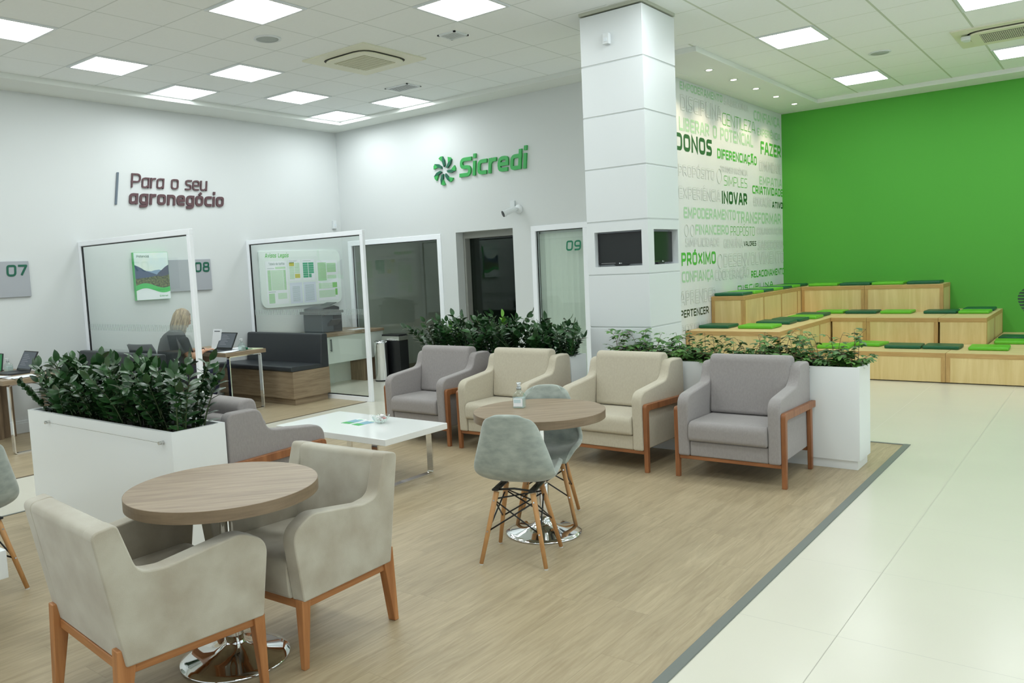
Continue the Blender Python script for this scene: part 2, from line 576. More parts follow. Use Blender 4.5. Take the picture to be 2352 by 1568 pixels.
def letter(name, s, m, parent, origin, right, up, width, height, t=0.16, shear=0.0, outline=None, depth=0.0):
    """lettering WIDTH x HEIGHT (capitals) starting at ORIGIN on the baseline, in world coordinates"""
    bm = new()
    right = Vector(right).normalized(); up = Vector(up).normalized(); nrm = right.cross(up); o0 = Vector(origin)
    def put(x, y, h): return o0 + right * x + up * y + nrm * h
    T_ = t * height
    if outline is not None:
        strokes(bm, s, width, height, T_, T_, shear, put, 0.0, 0)
        strokes(bm, s, width, height, T_, T_ * 0.70, shear, put, 0.0016, 1)
        mats = [m, outline]
    else:
        strokes(bm, s, width, height, T_, T_, shear, put, depth, 0)
        mats = [m]
    me = bpy.data.meshes.new(name)
    bm.to_mesh(me); bm.free()
    for x in mats: me.materials.append(x)
    o = bpy.data.objects.new(name, me); COL.objects.link(o)
    if parent is not None:
        o.parent = parent
        o.matrix_parent_inverse = parent.matrix_basis.inverted()
    return o
# ------------------------------------------------------------------ shared materials
WALL = mat('wall_paint', rgb(212, 216, 216), 0.75, spec=0.25, bump=0.06, bscale=260)
GREENWALL = mat('green_paint', rgb(86, 168, 66), 0.7, spec=0.25, bump=0.05, bscale=300)
TEXTWALL = mat('lettered_paper', rgb(215, 219, 221), 0.6, spec=0.3)
PLASTER = mat('plaster', rgb(224, 228, 224), 0.8, spec=0.2)
WHITE = mat('white_lacquer', rgb(233, 237, 238), 0.32, spec=0.5)
WHITEP = mat('white_panel', rgb(218, 223, 225), 0.4, spec=0.5)
ALU = mat('white_aluminium', rgb(244, 247, 252), 0.35, spec=0.5)
CHROME = mat('chrome', (0.82, 0.83, 0.84, 1), 0.06, metal=1.0)
STEEL = mat('brushed_steel', (0.62, 0.62, 0.60, 1), 0.22, metal=1.0)
BLACKP = mat('black_plastic', rgb(22, 24, 26), 0.35)
DARKP = mat('dark_plastic', rgb(52, 56, 60), 0.4)
BLACKM = mat('black_metal', rgb(20, 21, 22), 0.4)
TRIMGREY = mat('trim_grey', rgb(112, 118, 114), 0.45)
VINYL = woodmat('vinyl_oak', rgb(160, 143, 114), rgb(190, 175, 145), axis=1, scale=1.5, rough=0.42, plank=0.18, plen=1.22, contrast=0.9, knots=True, spec=0.45)
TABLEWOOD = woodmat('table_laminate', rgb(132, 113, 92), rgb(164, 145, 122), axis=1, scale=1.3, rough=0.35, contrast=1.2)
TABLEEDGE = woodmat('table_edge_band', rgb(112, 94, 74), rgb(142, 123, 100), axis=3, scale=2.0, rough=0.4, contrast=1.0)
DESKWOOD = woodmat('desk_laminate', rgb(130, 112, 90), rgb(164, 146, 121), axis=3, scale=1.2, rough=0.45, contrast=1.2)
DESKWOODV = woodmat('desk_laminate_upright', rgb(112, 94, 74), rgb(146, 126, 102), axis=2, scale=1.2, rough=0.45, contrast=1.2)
DARKCAR = woodmat('brown_wood', rgb(118, 72, 44), rgb(168, 112, 72), axis=2, scale=1.0, rough=0.38, contrast=0.9)
DARKCARX = woodmat('brown_wood_front', rgb(118, 72, 44), rgb(168, 112, 72), axis=0, scale=1.0, rough=0.38, contrast=0.9)
CARAMEL = woodmat('caramel_wood', rgb(146, 92, 52), rgb(196, 138, 88), axis=2, scale=1.0, rough=0.38, contrast=0.9)
CARAMELH = woodmat('caramel_wood_rail', rgb(146, 92, 52), rgb(196, 138, 88), axis=1, scale=1.0, rough=0.38, contrast=0.9)
CARAMELX = woodmat('caramel_wood_front', rgb(146, 92, 52), rgb(196, 138, 88), axis=0, scale=1.0, rough=0.38, contrast=0.9)
BEECH = woodmat('beech', rgb(176, 126, 78), rgb(214, 166, 112), axis=2, scale=1.0, rough=0.42, contrast=0.8)
PLY = woodmat('plywood_face', rgb(206, 180, 120), rgb(228, 206, 152), axis=2, scale=0.5, rough=0.5, contrast=0.8, knots=True)
PLYTOP = woodmat('plywood_top', rgb(204, 180, 128), rgb(226, 206, 158), axis=0, scale=0.5, rough=0.45, contrast=0.8)
PLYEDGE = woodmat('plywood_edge', rgb(166, 128, 74), rgb(206, 172, 114), axis=0, scale=3.0, rough=0.55, contrast=0.6)
PLYEDGEV = woodmat('plywood_edge_upright', rgb(166, 128, 74), rgb(206, 172, 114), axis=2, scale=3.0, rough=0.55, contrast=0.6)
SOIL = mat('soil', rgb(40, 32, 26), 0.95, noise=0.5, nscale=60)
LEATHER = mat('black_leather', rgb(46, 50, 54), 0.38, spec=0.5, bump=0.1, bscale=90)
PAPER = mat('paper', rgb(240, 242, 246), 0.7)
DIFFUSER = emis('lit_diffuser', PANEL_COLOR, PANEL_STRENGTH)
GLASS = glassmat('clear_glass', (0.955, 0.98, 0.97, 1))
GLASSDARK = glassmat('window_glass', (0.93, 0.96, 0.94, 1))
FROST = glassmat('frosted_strip', (0.86, 0.90, 0.885, 1), frost=0.22)

def leafmat(name, c1, c2, rough):
    m = mat(name, c1, rough, noise=0.3, nscale=9.0, col2=c2, spec=0.5)
    return m
LEAF = leafmat('glossy_leaf', rgb(52, 94, 46), rgb(26, 56, 30), 0.3)
LEAFNEW = leafmat('young_leaf', rgb(120, 176, 60), rgb(90, 150, 46), 0.35)
LEAFIVY = leafmat('ivy_leaf', rgb(92, 138, 60), rgb(52, 94, 44), 0.5)
STEMG = mat('stem', rgb(62, 78, 42), 0.5)
STEMR = mat('brown_stem', rgb(88, 64, 44), 0.6)

def fabric(name, c, c2, nscale=5.0, bump=0.25, sheen=0.25, stretch=None):
    return mat(name, c, 0.9, spec=0.15, noise=0.2, nscale=nscale, col2=c2, bump=bump, bscale=420, sheen=sheen, stretch=stretch)
FGREY = fabric('grey_linen', rgb(155, 150, 149), rgb(148, 143, 142), 90, stretch=(1, 1, 0.5))
FBEIGE = fabric('beige_linen', rgb(194, 187, 169), rgb(187, 179, 161), 90, stretch=(1, 1, 0.5))
FTAUPE = fabric('taupe_velvet', rgb(188, 183, 168), rgb(168, 159, 142), 6.5, sheen=0.5)
FAQUA = fabric('grey_green_velvet', rgb(172, 180, 172), rgb(146, 155, 149), 14, sheen=0.5, stretch=(1, 1, 1.8))
CUSHD = mat('dark_green_vinyl', rgb(22, 92, 62), 0.42, spec=0.4)
CUSHL = mat('lime_green_vinyl', rgb(98, 184, 46), 0.42, spec=0.4)

# ------------------------------------------------------------------ floor
TILE = gridmat('porcelain_tile', rgb(220, 217, 203), rgb(178, 176, 164), 8.32, 0.812, -0.005, 0.84, 0.004, 0.0028, rough=0.24, spec=0.5, noise=0.035, nsc=1.6, linerough=0.5)
bm = new()
for x0, x1, y0, y1 in ((1.74, 2.91, YF, 3.56), (7.87, XR, YF, 3.85), (-0.65, 2.91, 3.56, 3.85), (-0.65, XR, 3.85, YG + 0.1)):
    box(bm, x0, x1, y0, y1, -0.1, 0.0)
struct('floor', bm, TILE)
bm = new(); box(bm, 2.91, 7.87, YF, 3.85, -0.1, 0.0)
f1 = struct('floor', bm, VINYL)
bm = new(); box(bm, -0.65, 1.74, YF, 3.56, -0.1, 0.0)
struct('floor', bm, VINYL)
TRI = [0]
def trim(x0, x1, y0, y1, z0, z1, m):
    TRI[0] += 1
    bm = new(); box(bm, x0, x1, y0, y1, z0, z1)
    return struct('trim_%d' % TRI[0], bm, m, bevel=0.002, seg=1)
trim(7.845, 7.895, YF, 3.875, 0.0, 0.006, TRIMGREY)
trim(2.91, 7.845, 3.845, 3.87, 0.0, 0.005, TRIMGREY)
trim(2.895, 2.915, YF, 3.87, 0.0, 0.005, TRIMGREY)
trim(1.735, 1.755, YF, 3.56, 0.0, 0.005, mat('trim_brown', rgb(92, 78, 60), 0.5))

# ------------------------------------------------------------------ walls
T = 0.16
bm = new(); box(bm, XW - T, XW, YF, YW + T, 0, 4.1); struct('wall_left', bm, WALL)
W1 = (-0.42, 1.54); W2 = (1.82, 2.82); W3 = (3.12, 3.98)
bm = new()
xs = [XW, W1[0], W1[1], W2[0], W2[1], W3[0], W3[1], XT]
for i in (0, 2, 4, 6):
    box(bm, xs[i], xs[i + 1], YW, YW + T, 0, 4.1)
for i in (1, 3, 5):
    box(bm, xs[i], xs[i + 1], YW, YW + T, HD, 4.1)
struct('wall_back', bm, WALL)
bm = new(); box(bm, XT - T, XT, YW, YG + T, 0, 4.1); wall_text = struct('wall_lettered', bm, TEXTWALL)
bm = new(); box(bm, XT, XR + T, YG, YG + T, 0, 4.1); struct('wall_green', bm, GREENWALL)
# unseen walls with openings added for daylight fill: posts, sill and lintel
bm = new()
box(bm, XR, XR + T, YF - T, YG, 3.4, 4.1); box(bm, XR, XR + T, YF - T, YG, 0, 0.12)
for k in range(8): box(bm, XR, XR + T, YF + 2.6 * k, YF + 2.6 * k + 0.12, 0.12, 3.4)
struct('wall_right', bm, WALL)
bm = new()
box(bm, XW - T, XR, YF - T, YF, 3.4, 4.1); box(bm, XW - T, XR, YF - T, YF, 0, 0.12)
for k in range(7): box(bm, XW - T + 2.2 * k, XW - T + 2.2 * k + 0.12, YF - T, YF, 0.12, 3.4)
struct('wall_front', bm, WALL)
def portal(loc, rot, sx, sy):
    l = bpy.data.lights.new('daylight_portal', 'AREA'); l.shape = 'RECTANGLE'; l.size = sx; l.size_y = sy; l.cycles.is_portal = True
    o = bpy.data.objects.new('daylight_portal', l); COL.objects.link(o); o.location = loc; o.rotation_euler = rot
portal(((XW + XR) / 2, YF - 0.05, 1.76), (PI / 2, 0, PI), XR - XW, 3.28)
portal((XR + 0.05, (YF + YG) / 2, 1.76), (PI / 2, 0, PI / 2), YG - YF, 3.28)

def skirting(name, x0, x1, y0, y1):
    bm = new()
    box(bm, x0, x1, y0, y1, 0, 0.12)
    dx = 0.006
    box(bm, x0 + (0 if x1 - x0 > 0.1 else 0), x1 - (0 if x1 - x0 > 0.1 else 0.006), y0 + (0.006 if y1 - y0 < 0.1 else 0), y1, 0.12, 0.145)
    return struct(name, bm, WHITEP, bevel=0.003, seg=1)
skirting('baseboard_left', XW, XW + 0.018, YF, 3.7)
skirting('baseboard_back', W1[1], W2[0], YW - 0.018, YW)
skirting('baseboard_back.001', W2[1], W3[0], YW - 0.018, YW)
skirting('baseboard_back.002', W3[1], XT, YW - 0.018, YW)

# ------------------------------------------------------------------ ceiling
CT = rgb(240, 244, 244); CL = rgb(206, 212, 210)
C1 = gridmat('ceiling_tile', CT, CL, 0.0, 0.625, 0.0, 0.625, 0.012, 0.012, rough=0.85, spec=0.2, noise=0.02, nsc=30, bump=0.15)
C2 = gridmat('ceiling_tile_hall', CT, rgb(196, 204, 190), 6.152, 0.602, 3.871, 0.714, 0.022, 0.008, rough=0.85, spec=0.2, noise=0.02, nsc=30, bump=0.15)  # joint colour tinted green to stand for the green wall's reflection
bm = new(); box(bm, 0.0, 5.6, YF, 5.0, ZC, ZC + 0.12); struct('ceiling', bm, C1)
bm = new(); box(bm, 5.6, XR, YF, 9.62, ZC, ZC + 0.12); box(bm, 5.0, 5.6, 5.0, 9.62, ZC, ZC + 0.12); struct('ceiling', bm, C2)
bm = new()
box(bm, XW, 0.0, YF, 5.0, ZS, ZC + 0.12)
box(bm, XW, 5.0, 5.0, YW, ZS, ZC + 0.12)
box(bm, XT, 5.0, YW, 9.62, ZS, ZC + 0.12)
box(bm, 5.0, 5.58, 5.12, 9.62, ZS, ZC)
box(bm, XT, XR, 9.62, YG, ZS, ZC + 0.12)
struct('ceiling', bm, PLASTER, bevel=0.004, seg=1)

# ------------------------------------------------------------------ ceiling fittings
def light_panel(x0, x1, y0, y1, label, group='square light panels in the ceiling'):
    t = thing('ceiling_light', label, 'ceiling light', ((x0 + x1) / 2, (y0 + y1) / 2, ZC), 0, group)
    hx, hy = (x1 - x0) / 2 - 0.008, (y1 - y0) / 2 - 0.008
    bm = new(); b = 0.028; z0, z1 = -0.012, 0.001
    box(bm, -hx, hx, -hy, -hy + b, z0, z1); box(bm, -hx, hx, hy - b, hy, z0, z1)
    box(bm, -hx, -hx + b, -hy + b, hy - b, z0, z1); box(bm, hx - b, hx, -hy + b, hy - b, z0, z1)
    O('frame', bm, WHITEP, t)
    bm = new(); pts = fillet([(-hx + b, -hy + b), (hx - b, -hy + b), (hx - b, hy - b), (-hx + b, hy - b)], 0.02, 3)
    bm.faces.new([bm.verts.new((p[0], p[1], -0.008)) for p in pts][::-1])
    d = O('diffuser', bm, DIFFUSER, t)
    return t
P = 0.625
lay = [(2, -1, 'lit square ceiling panel cut off by the left frame edge'),
       (5, 1, 'largest lit ceiling panel at the top, left of centre'),
       (1, 1, 'lit ceiling panel above the brown wall slogan, leftmost whole one'),
       (2, 3, 'lit ceiling panel between the round speaker and the left wall'),
       (0, 3, 'lit ceiling panel against the left plaster border'),
       (1, 5, 'lit ceiling panel second nearest the inner room corner'),
       (0, 7, 'small lit ceiling panel right in the inner room corner'),
       (2, 7, 'lit ceiling panel by the back wall beside the small vent grille'),
       (7, 3, 'lit ceiling panel at the top edge left of the white column')]
for a, b, l in lay:
    light_panel(a * P, (a + 1) * P, b * P, (b + 1) * P, l)
QX, QY = 0.602, 0.714
def qx(r): return 6.152 + QX * r
def qy(q): return 3.871 + QY * q
for r, q, l in ((0, 2, 'lit ceiling panel just right of the white column'),
                (0, 6, 'lit ceiling panel near the green wall, in line with the column'),
                (3, 2, 'lit ceiling panel cut off by the top right corner'),
                (3, 6, 'lit ceiling panel behind the right air conditioner, at the right edge')):
    light_panel(qx(r), qx(r + 1), qy(q), qy(q + 1), l)
unseen = [(1, -3), (4, -3), (1, -7), (4, -7), (4, -11), (7, -1), (7, -6)]  # unseen panels, here and in the hall grid, added for brightness
for a, b in unseen:
    light_panel(a * P, (a + 1) * P, b * P, (b + 1) * P, 'added lit ceiling panel outside the picture', 'added ceiling light panels out of view')
for r, q in ((0, -2), (3, -2), (0, -6), (3, -6), (0, -10), (3, -10), (6, 2), (6, 6), (6, -2), (6, -6), (6, -10)):
    light_panel(qx(r), qx(r + 1), qy(q), qy(q + 1), 'added lit ceiling panel outside the picture', 'added ceiling light panels out of view')

ACW = mat('cream_plastic', rgb(222, 222, 200), 0.45)
ACD = mat('vent_dark', rgb(58, 58, 48), 0.7)
def cassette(x, y, hw, label, grille):
    t = thing('air_conditioner', label, 'air conditioner', (x, y, ZC), 0)
    z = -0.03
    pts = fillet([(-hw, -hw), (hw, -hw), (hw, hw), (-hw, hw)], 0.02, 3)
    bm = new(); prism(bm, pts, -0.015, 0.001, axis=2); O('surround', bm, ACW, t, bevel=0.004)
    a = hw * 0.74
    def sq(a, k=0.16):
        out = []
        for i in range(48):
            th = 2 * PI * i / 48
            c, s = math.cos(th), math.sin(th)
            n = 5.0
            r = a / ((abs(c) ** n + abs(s) ** n) ** (1 / n))
            out.append((r * c, r * s))
        return out
    bm = new(); prism(bm, sq(a), -0.018, -0.014, axis=2); O('slot', bm, ACD, t)
    bm = new(); prism(bm, sq(a * 0.955), -0.04, -0.016, axis=2); O('cover', bm, ACW, t, bevel=0.012, seg=3)
    for k in range(4):
        bm = new()
        box(bm, -a * 0.55, a * 0.55, a * 0.86, a * 0.975, -0.030, -0.026)
        O('flap', bm, ACW, t, bevel=0.002, seg=1, rot=(0.0, 0, k * PI / 2))
    g = a * 0.66
    bm = new(); box(bm, -g, g, -g, g, -0.0415, -0.039); O('filter', bm, grille, t)
    bm = new()
    n = 26
    for i in range(n):
        u = -g + 2 * g * (i + 0.5) / n
        box(bm, u - 0.002, u + 0.002, -g, g, -0.045, -0.041)
    for i in range(7):
        u = -g + 2 * g * (i + 0.5) / 7
        box(bm, -g, g, u - 0.004, u + 0.004, -0.046, -0.041)
    O('grille', bm, ACW, t)
    return t
cassette(2.84, 2.79, 0.475, 'square cream ceiling air conditioner above the green emblem wall', mat('filter_beige', rgb(160, 158, 132), 0.8))
c = cassette(8.22, 7.26, 0.48, 'square ceiling air conditioner at the top right edge with dark grille', mat('filter_dark', rgb(60, 64, 54), 0.8))
bm = new(); prism(bm, fillet([(-0.05, -0.07), (0.05, -0.07), (0.03, 0.07), (-0.03, 0.07)], 0.03), -0.075, -0.03, axis=2)
O('sensor', bm, WHITEP, c, bevel=0.01, seg=3, loc=(-0.36, -0.2, 0))

def speaker(x, y, r, label):
    t = thing('ceiling_speaker', label, 'speaker', (x, y, ZC), 0)
    bm = new(); lathe(bm, [(0.0, -0.006), (r * 0.82, -0.006), (r * 0.86, -0.012), (r, -0.008), (r, 0.001), (0, 0.001)], 40); O('rim', bm, WHITEP, t, smooth=True)
    bm = new(); lathe(bm, [(0.0, -0.0105), (r * 0.8, -0.009), (r * 0.8, -0.005), (0, -0.005)], 40); O('mesh_cover', bm, mat('speaker_mesh', rgb(172, 180, 178), 0.7), t, smooth=True)
speaker(2.79, 1.55, 0.13, 'round flush ceiling speaker left of the air conditioner')
speaker(6.97, 7.17, 0.12, 'round flush ceiling speaker in front of the green wall')

def vent(x, y, hx, hy, label, dark):
    t = thing('ceiling_vent', label, 'air vent', (x, y, ZC), 0)
    bm = new(); b = 0.02
    for q in ((-hx, hx, -hy, -hy + b), (-hx, hx, hy - b, hy), (-hx, -hx + b, -hy, hy), (hx - b, hx, -hy, hy)):
        box(bm, *q, -0.012, 0.001)
    O('frame', bm, WHITEP, t)
    bm = new(); box(bm, -hx + b, hx - b, -hy + b, hy - b, -0.004, 0.0005); O('backing', bm, mat('vent_back_%d' % dark, rgb(dark, dark, dark), 0.8), t)
    bm = new()
    n = 7
    for i in range(n):
        v = -hy + b + (2 * hy - 2 * b) * (i + 0.5) / n
        box(bm, -hx + b, hx - b, v - 0.006, v + 0.006, -0.010, -0.008)
    O('slats', bm, WHITEP, t)['kind'] = 'stuff'
vent(2.18, 4.085, 0.19, 0.13, 'small framed ceiling vent above the corner glass partition', 110)
vent(4.07, 2.805, 0.11, 0.11, 'small pale square ceiling vent below the top middle light panel', 200)

WARM = emis('warm_bulb', (1.0, 0.86, 0.62, 1), 25)
for i, (y, l) in enumerate(((6.11, 'nearest'), (6.90, 'second'), (7.71, 'middle'), (8.53, 'fourth'), (9.36, 'farthest'))):
    t = thing('downlight', l + ' of five warm downlights in the soffit over the lettered wall', 'downlight', (5.32, y, ZS), 0, 'five downlights over the lettered wall')
    bm = new(); lathe(bm, [(0.036, -0.002), (0.052, -0.006), (0.055, 0.0), (0.036, 0.0)], 28, cap=False); O('trim_ring', bm, WHITEP, t, smooth=True)
    bm = new(); lathe(bm, [(0.0, -0.003), (0.034, -0.003), (0.034, 0.0), (0, 0.0)], 24); O('bulb', bm, WARM, t)
    ld = bpy.data.lights.new('downlight_beam', 'SPOT')
    ld.energy = 26; ld.color = (1.0, 0.80, 0.55); ld.spot_size = math.radians(100); ld.spot_blend = 0.8; ld.shadow_soft_size = 0.03
    lo = bpy.data.objects.new('beam', ld); COL.objects.link(lo); lo.parent = t; lo.location = (0, 0, -0.02)
    lo.rotation_euler = (0, math.radians(14), 0)

# ------------------------------------------------------------------ column
col = thing('column', 'tall white panelled square column with two recessed televisions', 'column', (5.283, 3.178, 0))
cw, cd = 0.631, 0.661
bm = new(); box(bm, 0.16, cw - 0.16, 0.16, cd - 0.16, 0, ZC); 
O('core', bm, WHITEP, col)
zb = [0.04, 0.53, 1.0215, 1.5133, 2.0047, 2.4922, 2.9709, 3.4377, ZC - 0.035]
GR = mat('groove_grey', rgb(196, 202, 202), 0.7)
for i in range(len(zb) - 1):
    z0, z1 = zb[i] + 0.006, zb[i + 1] - 0.006
    if i < 7:
        bm = new(); box(bm, 0.004, cw - 0.004, 0.004, cd - 0.004, z1 + 0.0005, z1 + 0.0115)
        O('groove', bm, GR, col)
    bm = new()
    if i != 3:
        box(bm, 0, cw, 0, cd, z0, z1)
    else:
        oz0, oz1 = 1.590, 1.912
        dpt = 0.10
        # front frame with opening, side frame with opening
        ax0, ax1 = 0.08, 0.565
        by0, by1 = 0.115, 0.625
        box(bm, 0, cw, 0, cd, z0, oz0); box(bm, 0, cw, 0, cd, oz1, z1)
        box(bm, 0, ax0, 0, dpt, oz0, oz1); box(bm, ax1, cw, 0, by0, oz0, oz1)
        box(bm, 0, dpt, dpt, cd, oz0, oz1); box(bm, cw - dpt, cw, by1, cd, oz0, oz1)
        box(bm, dpt, cw - dpt, dpt, cd, oz0, oz1)
    O('panel', bm, WHITEP, col, bevel=0.003 if i != 3 else 0.0, seg=1)
bm = new(); box(bm, -0.006, cw + 0.006, -0.006, cd + 0.006, ZC - 0.028, ZC); O('top_trim', bm, mat('top_trim', rgb(186, 190, 176), 0.7), col)

SCREEN = mat('tv_screen', rgb(22, 27, 27), 0.32, spec=0.5)
def tv(label, loc, rz, wd, ht):
    t = thing('television', label, 'television', loc, rz)
    bm = new(); box(bm, -wd / 2, wd / 2, 0, 0.04, 0, ht); 
    b = 0.018
    prism(bm, [(-0.09, 0.005), (0.09, 0.005), (0.06, -0.012), (-0.06, -0.012)], 0.003, 0.03, axis=1)
    O('bezel', bm, BLACKP, t, bevel=0.004)
    bm = new(); box(bm, -wd / 2 + b, wd / 2 - b, -0.0015, 0.002, 0.026, ht - b); O('screen', bm, SCREEN, t)
    bm = new(); lathe(bm, [(0, 0), (0.006, 0), (0.006, 0.001), (0, 0.001)], 16)
    O('logo_dot', bm, WHITEP, t, loc=(-0.010, -0.0125, 0.010), rot=(PI / 2, 0, 0))
    o = letter('logo_lettering', 'LG', WHITEP, None, (-0.001, -0.0135, 0.0055), (1, 0, 0), (0, 0, 1), 0.015, 0.009, t=0.2)
    o.parent = t
    bm = new(); box(bm, -wd / 2 + 0.03, -wd / 2 + 0.18, -0.003, 0.0, 0.012, 0.0145); O('highlight_strip', bm, STEEL, t)
    return t
tv('black television recessed in the front face of the white column', (5.283 + 0.3225, 3.178 + 0.055, 1.607), 0, 0.475, 0.292)
tv('black television recessed in the right face of the white column', (5.914 - 0.052, 3.178 + 0.372, 1.607), PI / 2, 0.47, 0.288)

def smallbox(name, label, cat, loc, dims, rz=0, m=None, extra=None):
    t = thing(name, label, cat, loc, rz)
    bm = new(); box(bm, -dims[0] / 2, dims[0] / 2, -dims[1], 0, -dims[2] / 2, dims[2] / 2)
    O('housing', bm, m or WHITEP, t, bevel=0.006, seg=3)
    bm = new(); box(bm, -dims[0] * 0.3, dims[0] * 0.3, -dims[1] - 0.003, -dims[1] + 0.002, -dims[2] * 0.28, dims[2] * 0.1)
    O('lens', bm, mat('sensor_lens', rgb(214, 222, 228), 0.3), t, bevel=0.002, seg=1)
    return t
smallbox('motion_sensor', 'small white motion sensor high on the column', 'sensor', (5.57, 3.178, 3.64), (0.065, 0.045, 0.095))
smallbox('motion_sensor', 'small white sensor on the left wall above the glass partition', 'sensor', (XW, 5.25, 2.42), (0.06, 0.05, 0.13), rz=PI / 2)

# security camera on the back wall
t = thing('security_camera', 'white bullet security camera with black lens under the emblem wall', 'camera', (2.94, YW, 2.385))
bm = new(); lathe(bm, [(0, 0), (0.062, 0), (0.062, 0.02), (0.045, 0.032), (0, 0.034)], 28); O('base', bm, WHITEP, t, smooth=True, rot=(PI / 2, 0, 0))
bm = new(); tube(bm, [(0, -0.02, 0), (-0.02, -0.07, 0.005), (-0.06, -0.10, -0.01)], 0.018, 12); O('arm', bm, WHITEP, t, smooth=True)
bm = new()
lathe(bm, [(0, 0), (0.036, 0.0), (0.040, 0.15), (0.046, 0.155), (0.046, 0.185), (0.0, 0.185)], 24)
body = O('body', bm, WHITEP, t, smooth=False, bevel=0.003)
body.location = (0.0, -0.085, 0.005)
dirv = Vector((-0.55, -0.80, -0.36)).normalized()
body.rotation_euler = dirv.to_track_quat('Z', 'Y').to_euler()
bm = new(); lathe(bm, [(0, 0.180), (0.043, 0.180), (0.043, 0.190), (0, 0.192)], 24); fr = O('lens', bm, BLACKP, body)
bm = new(); box(bm, -0.035, 0.035, -0.03, 0, -0.05, 0.05); O('junction_box', bm, WHITEP, t, bevel=0.004, loc=(-0.09, 0, 0.07))

# ------------------------------------------------------------------ windows and door of the back wall
def frame_rect(bm, x0, x1, z0, z1, y0, y1, b):
    box(bm, x0, x1, y0, y1, z1 - b, z1); box(bm, x0, x0 + b, y0, y1, z0, z1 - b); box(bm, x1 - b, x1, y0, y1, z0, z1 - b)
    box(bm, x0 + b, x1 - b, y0, y1, z0, z0 + b)
def window(name, x0, x1, z0, z1, b, mullions=()):
    bm = new()
    frame_rect(bm, x0, x1, z0, z1, YW - 0.012, YW + 0.07, b)
    fr = struct(name, bm, ALU, bevel=0.003, seg=1)
    bm = new(); frame_rect(bm, x0 + b, x1 - b, z0 + b, z1 - b, YW + 0.02, YW + 0.035, 0.008)
    O('seal', bm, BLACKM, fr)
    bm = new(); box(bm, x0 + b, x1 - b, YW + 0.025, YW + 0.033, z0 + b, z1 - b)
    O('pane', bm, GLASSDARK, fr)
    return fr
window('window_1', W1[0], W1[1], 0.0, HD, 0.075)
window('window_3', W3[0], W3[1], 0.0, HD, 0.07)
# recessed dark doorway
bm = new()
GREYF = mat('grey_frame', rgb(150, 152, 146), 0.5)
box(bm, W2[0], W2[0] + 0.035, YW + 0.161, YW + 0.30, 0, HD - 0.09); box(bm, W2[1] - 0.035, W2[1], YW + 0.161, YW + 0.30, 0, HD - 0.09)
box(bm, W2[0], W2[1], YW + 0.161, YW + 0.30, HD - 0.0895, HD + 0.01)
dr = struct('door_2', bm, GREYF, bevel=0.003, seg=1)
bm = new(); box(bm, W2[0] + 0.035, W2[1] - 0.035, YW + 0.27, YW + 0.28, 0.0, HD - 0.09); O('pane', bm, glassmat('tinted_pane', (0.42, 0.48, 0.44, 1)), dr)
# rooms behind
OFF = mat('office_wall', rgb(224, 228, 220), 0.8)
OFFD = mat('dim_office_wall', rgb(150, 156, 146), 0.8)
bm = new()
box(bm, XW - T, XW, YW + T, 8.5, 0, 2.9); box(bm, XW, 1.68, 8.4, 8.5, 0, 2.9); box(bm, 1.62, 1.70, YW + T, 8.5, 0, 2.9)
box(bm, XW - T, 1.70, YW + T, 8.5, 2.8, 2.9)
struct('wall_office', bm, OFF)
bm = new()
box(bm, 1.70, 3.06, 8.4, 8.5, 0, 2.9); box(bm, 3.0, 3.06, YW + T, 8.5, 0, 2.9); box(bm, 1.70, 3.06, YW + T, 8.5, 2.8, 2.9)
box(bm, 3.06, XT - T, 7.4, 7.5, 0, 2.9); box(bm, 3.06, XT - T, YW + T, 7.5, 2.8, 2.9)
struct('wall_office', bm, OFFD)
bm = new(); box(bm, XW - T, XT, YW + T, 8.5, -0.1, 0.001); struct('floor', bm, mat('office_floor', rgb(118, 104, 82), 0.5))
bm = new(); box(bm, XW + 0.002, 1.62, 8.385, 8.4, 0, 0.13); box(bm, 1.605, 1.62, 5.6, 8.385, 0, 0.13); struct('baseboard_office', bm, WHITEP)
# panelled door seen through the first window
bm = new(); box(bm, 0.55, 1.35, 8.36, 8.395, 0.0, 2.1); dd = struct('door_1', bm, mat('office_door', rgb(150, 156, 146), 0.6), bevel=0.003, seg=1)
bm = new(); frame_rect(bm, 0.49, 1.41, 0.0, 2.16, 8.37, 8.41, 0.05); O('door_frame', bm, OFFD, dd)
bm = new(); tube(bm, [(0.62, 8.36, 1.0), (0.62, 8.31, 1.0), (0.74, 8.31, 1.0)], 0.01); O('door_handle', bm, STEEL, dd)
# vertical blinds
t = thing('vertical_blind', 'pale vertical slat blind behind the window numbered 09', 'blind', (3.55, YW + 0.13, 0))
bm = new(); box(bm, -0.36, 0.36, -0.02, 0.02, 2.04, 2.07); O('head_rail', bm, WHITEP, t)
BL = mat('blind_slat', rgb(236, 242, 236), 0.8)
for k in range(9):
    bm = new(); x = -0.34 + 0.085 * k
    pts = [(-0.045, 0.0), (-0.02, 0.006), (0.0, 0.008), (0.02, 0.006), (0.045, 0.0), (0.02, 0.004), (0.0, 0.006), (-0.02, 0.004)]
    prism(bm, pts, 0.12, 2.04, axis=2)
    O('slat', bm, BL, t, loc=(x, 0, 0), rot=(0, 0, math.radians(14)))
t = thing('window_number', 'green number 09 on the window with the blinds', 'number sign', (3.62, YW - 0.001, 1.79))
letter('numeral', '09', mat('number_green', rgb(20, 120, 86), 0.4), t, (3.635, YW + 0.0235, 1.795), (1, 0, 0), (0, 0, 1), 0.22, 0.13, t=0.17, shear=0.10)
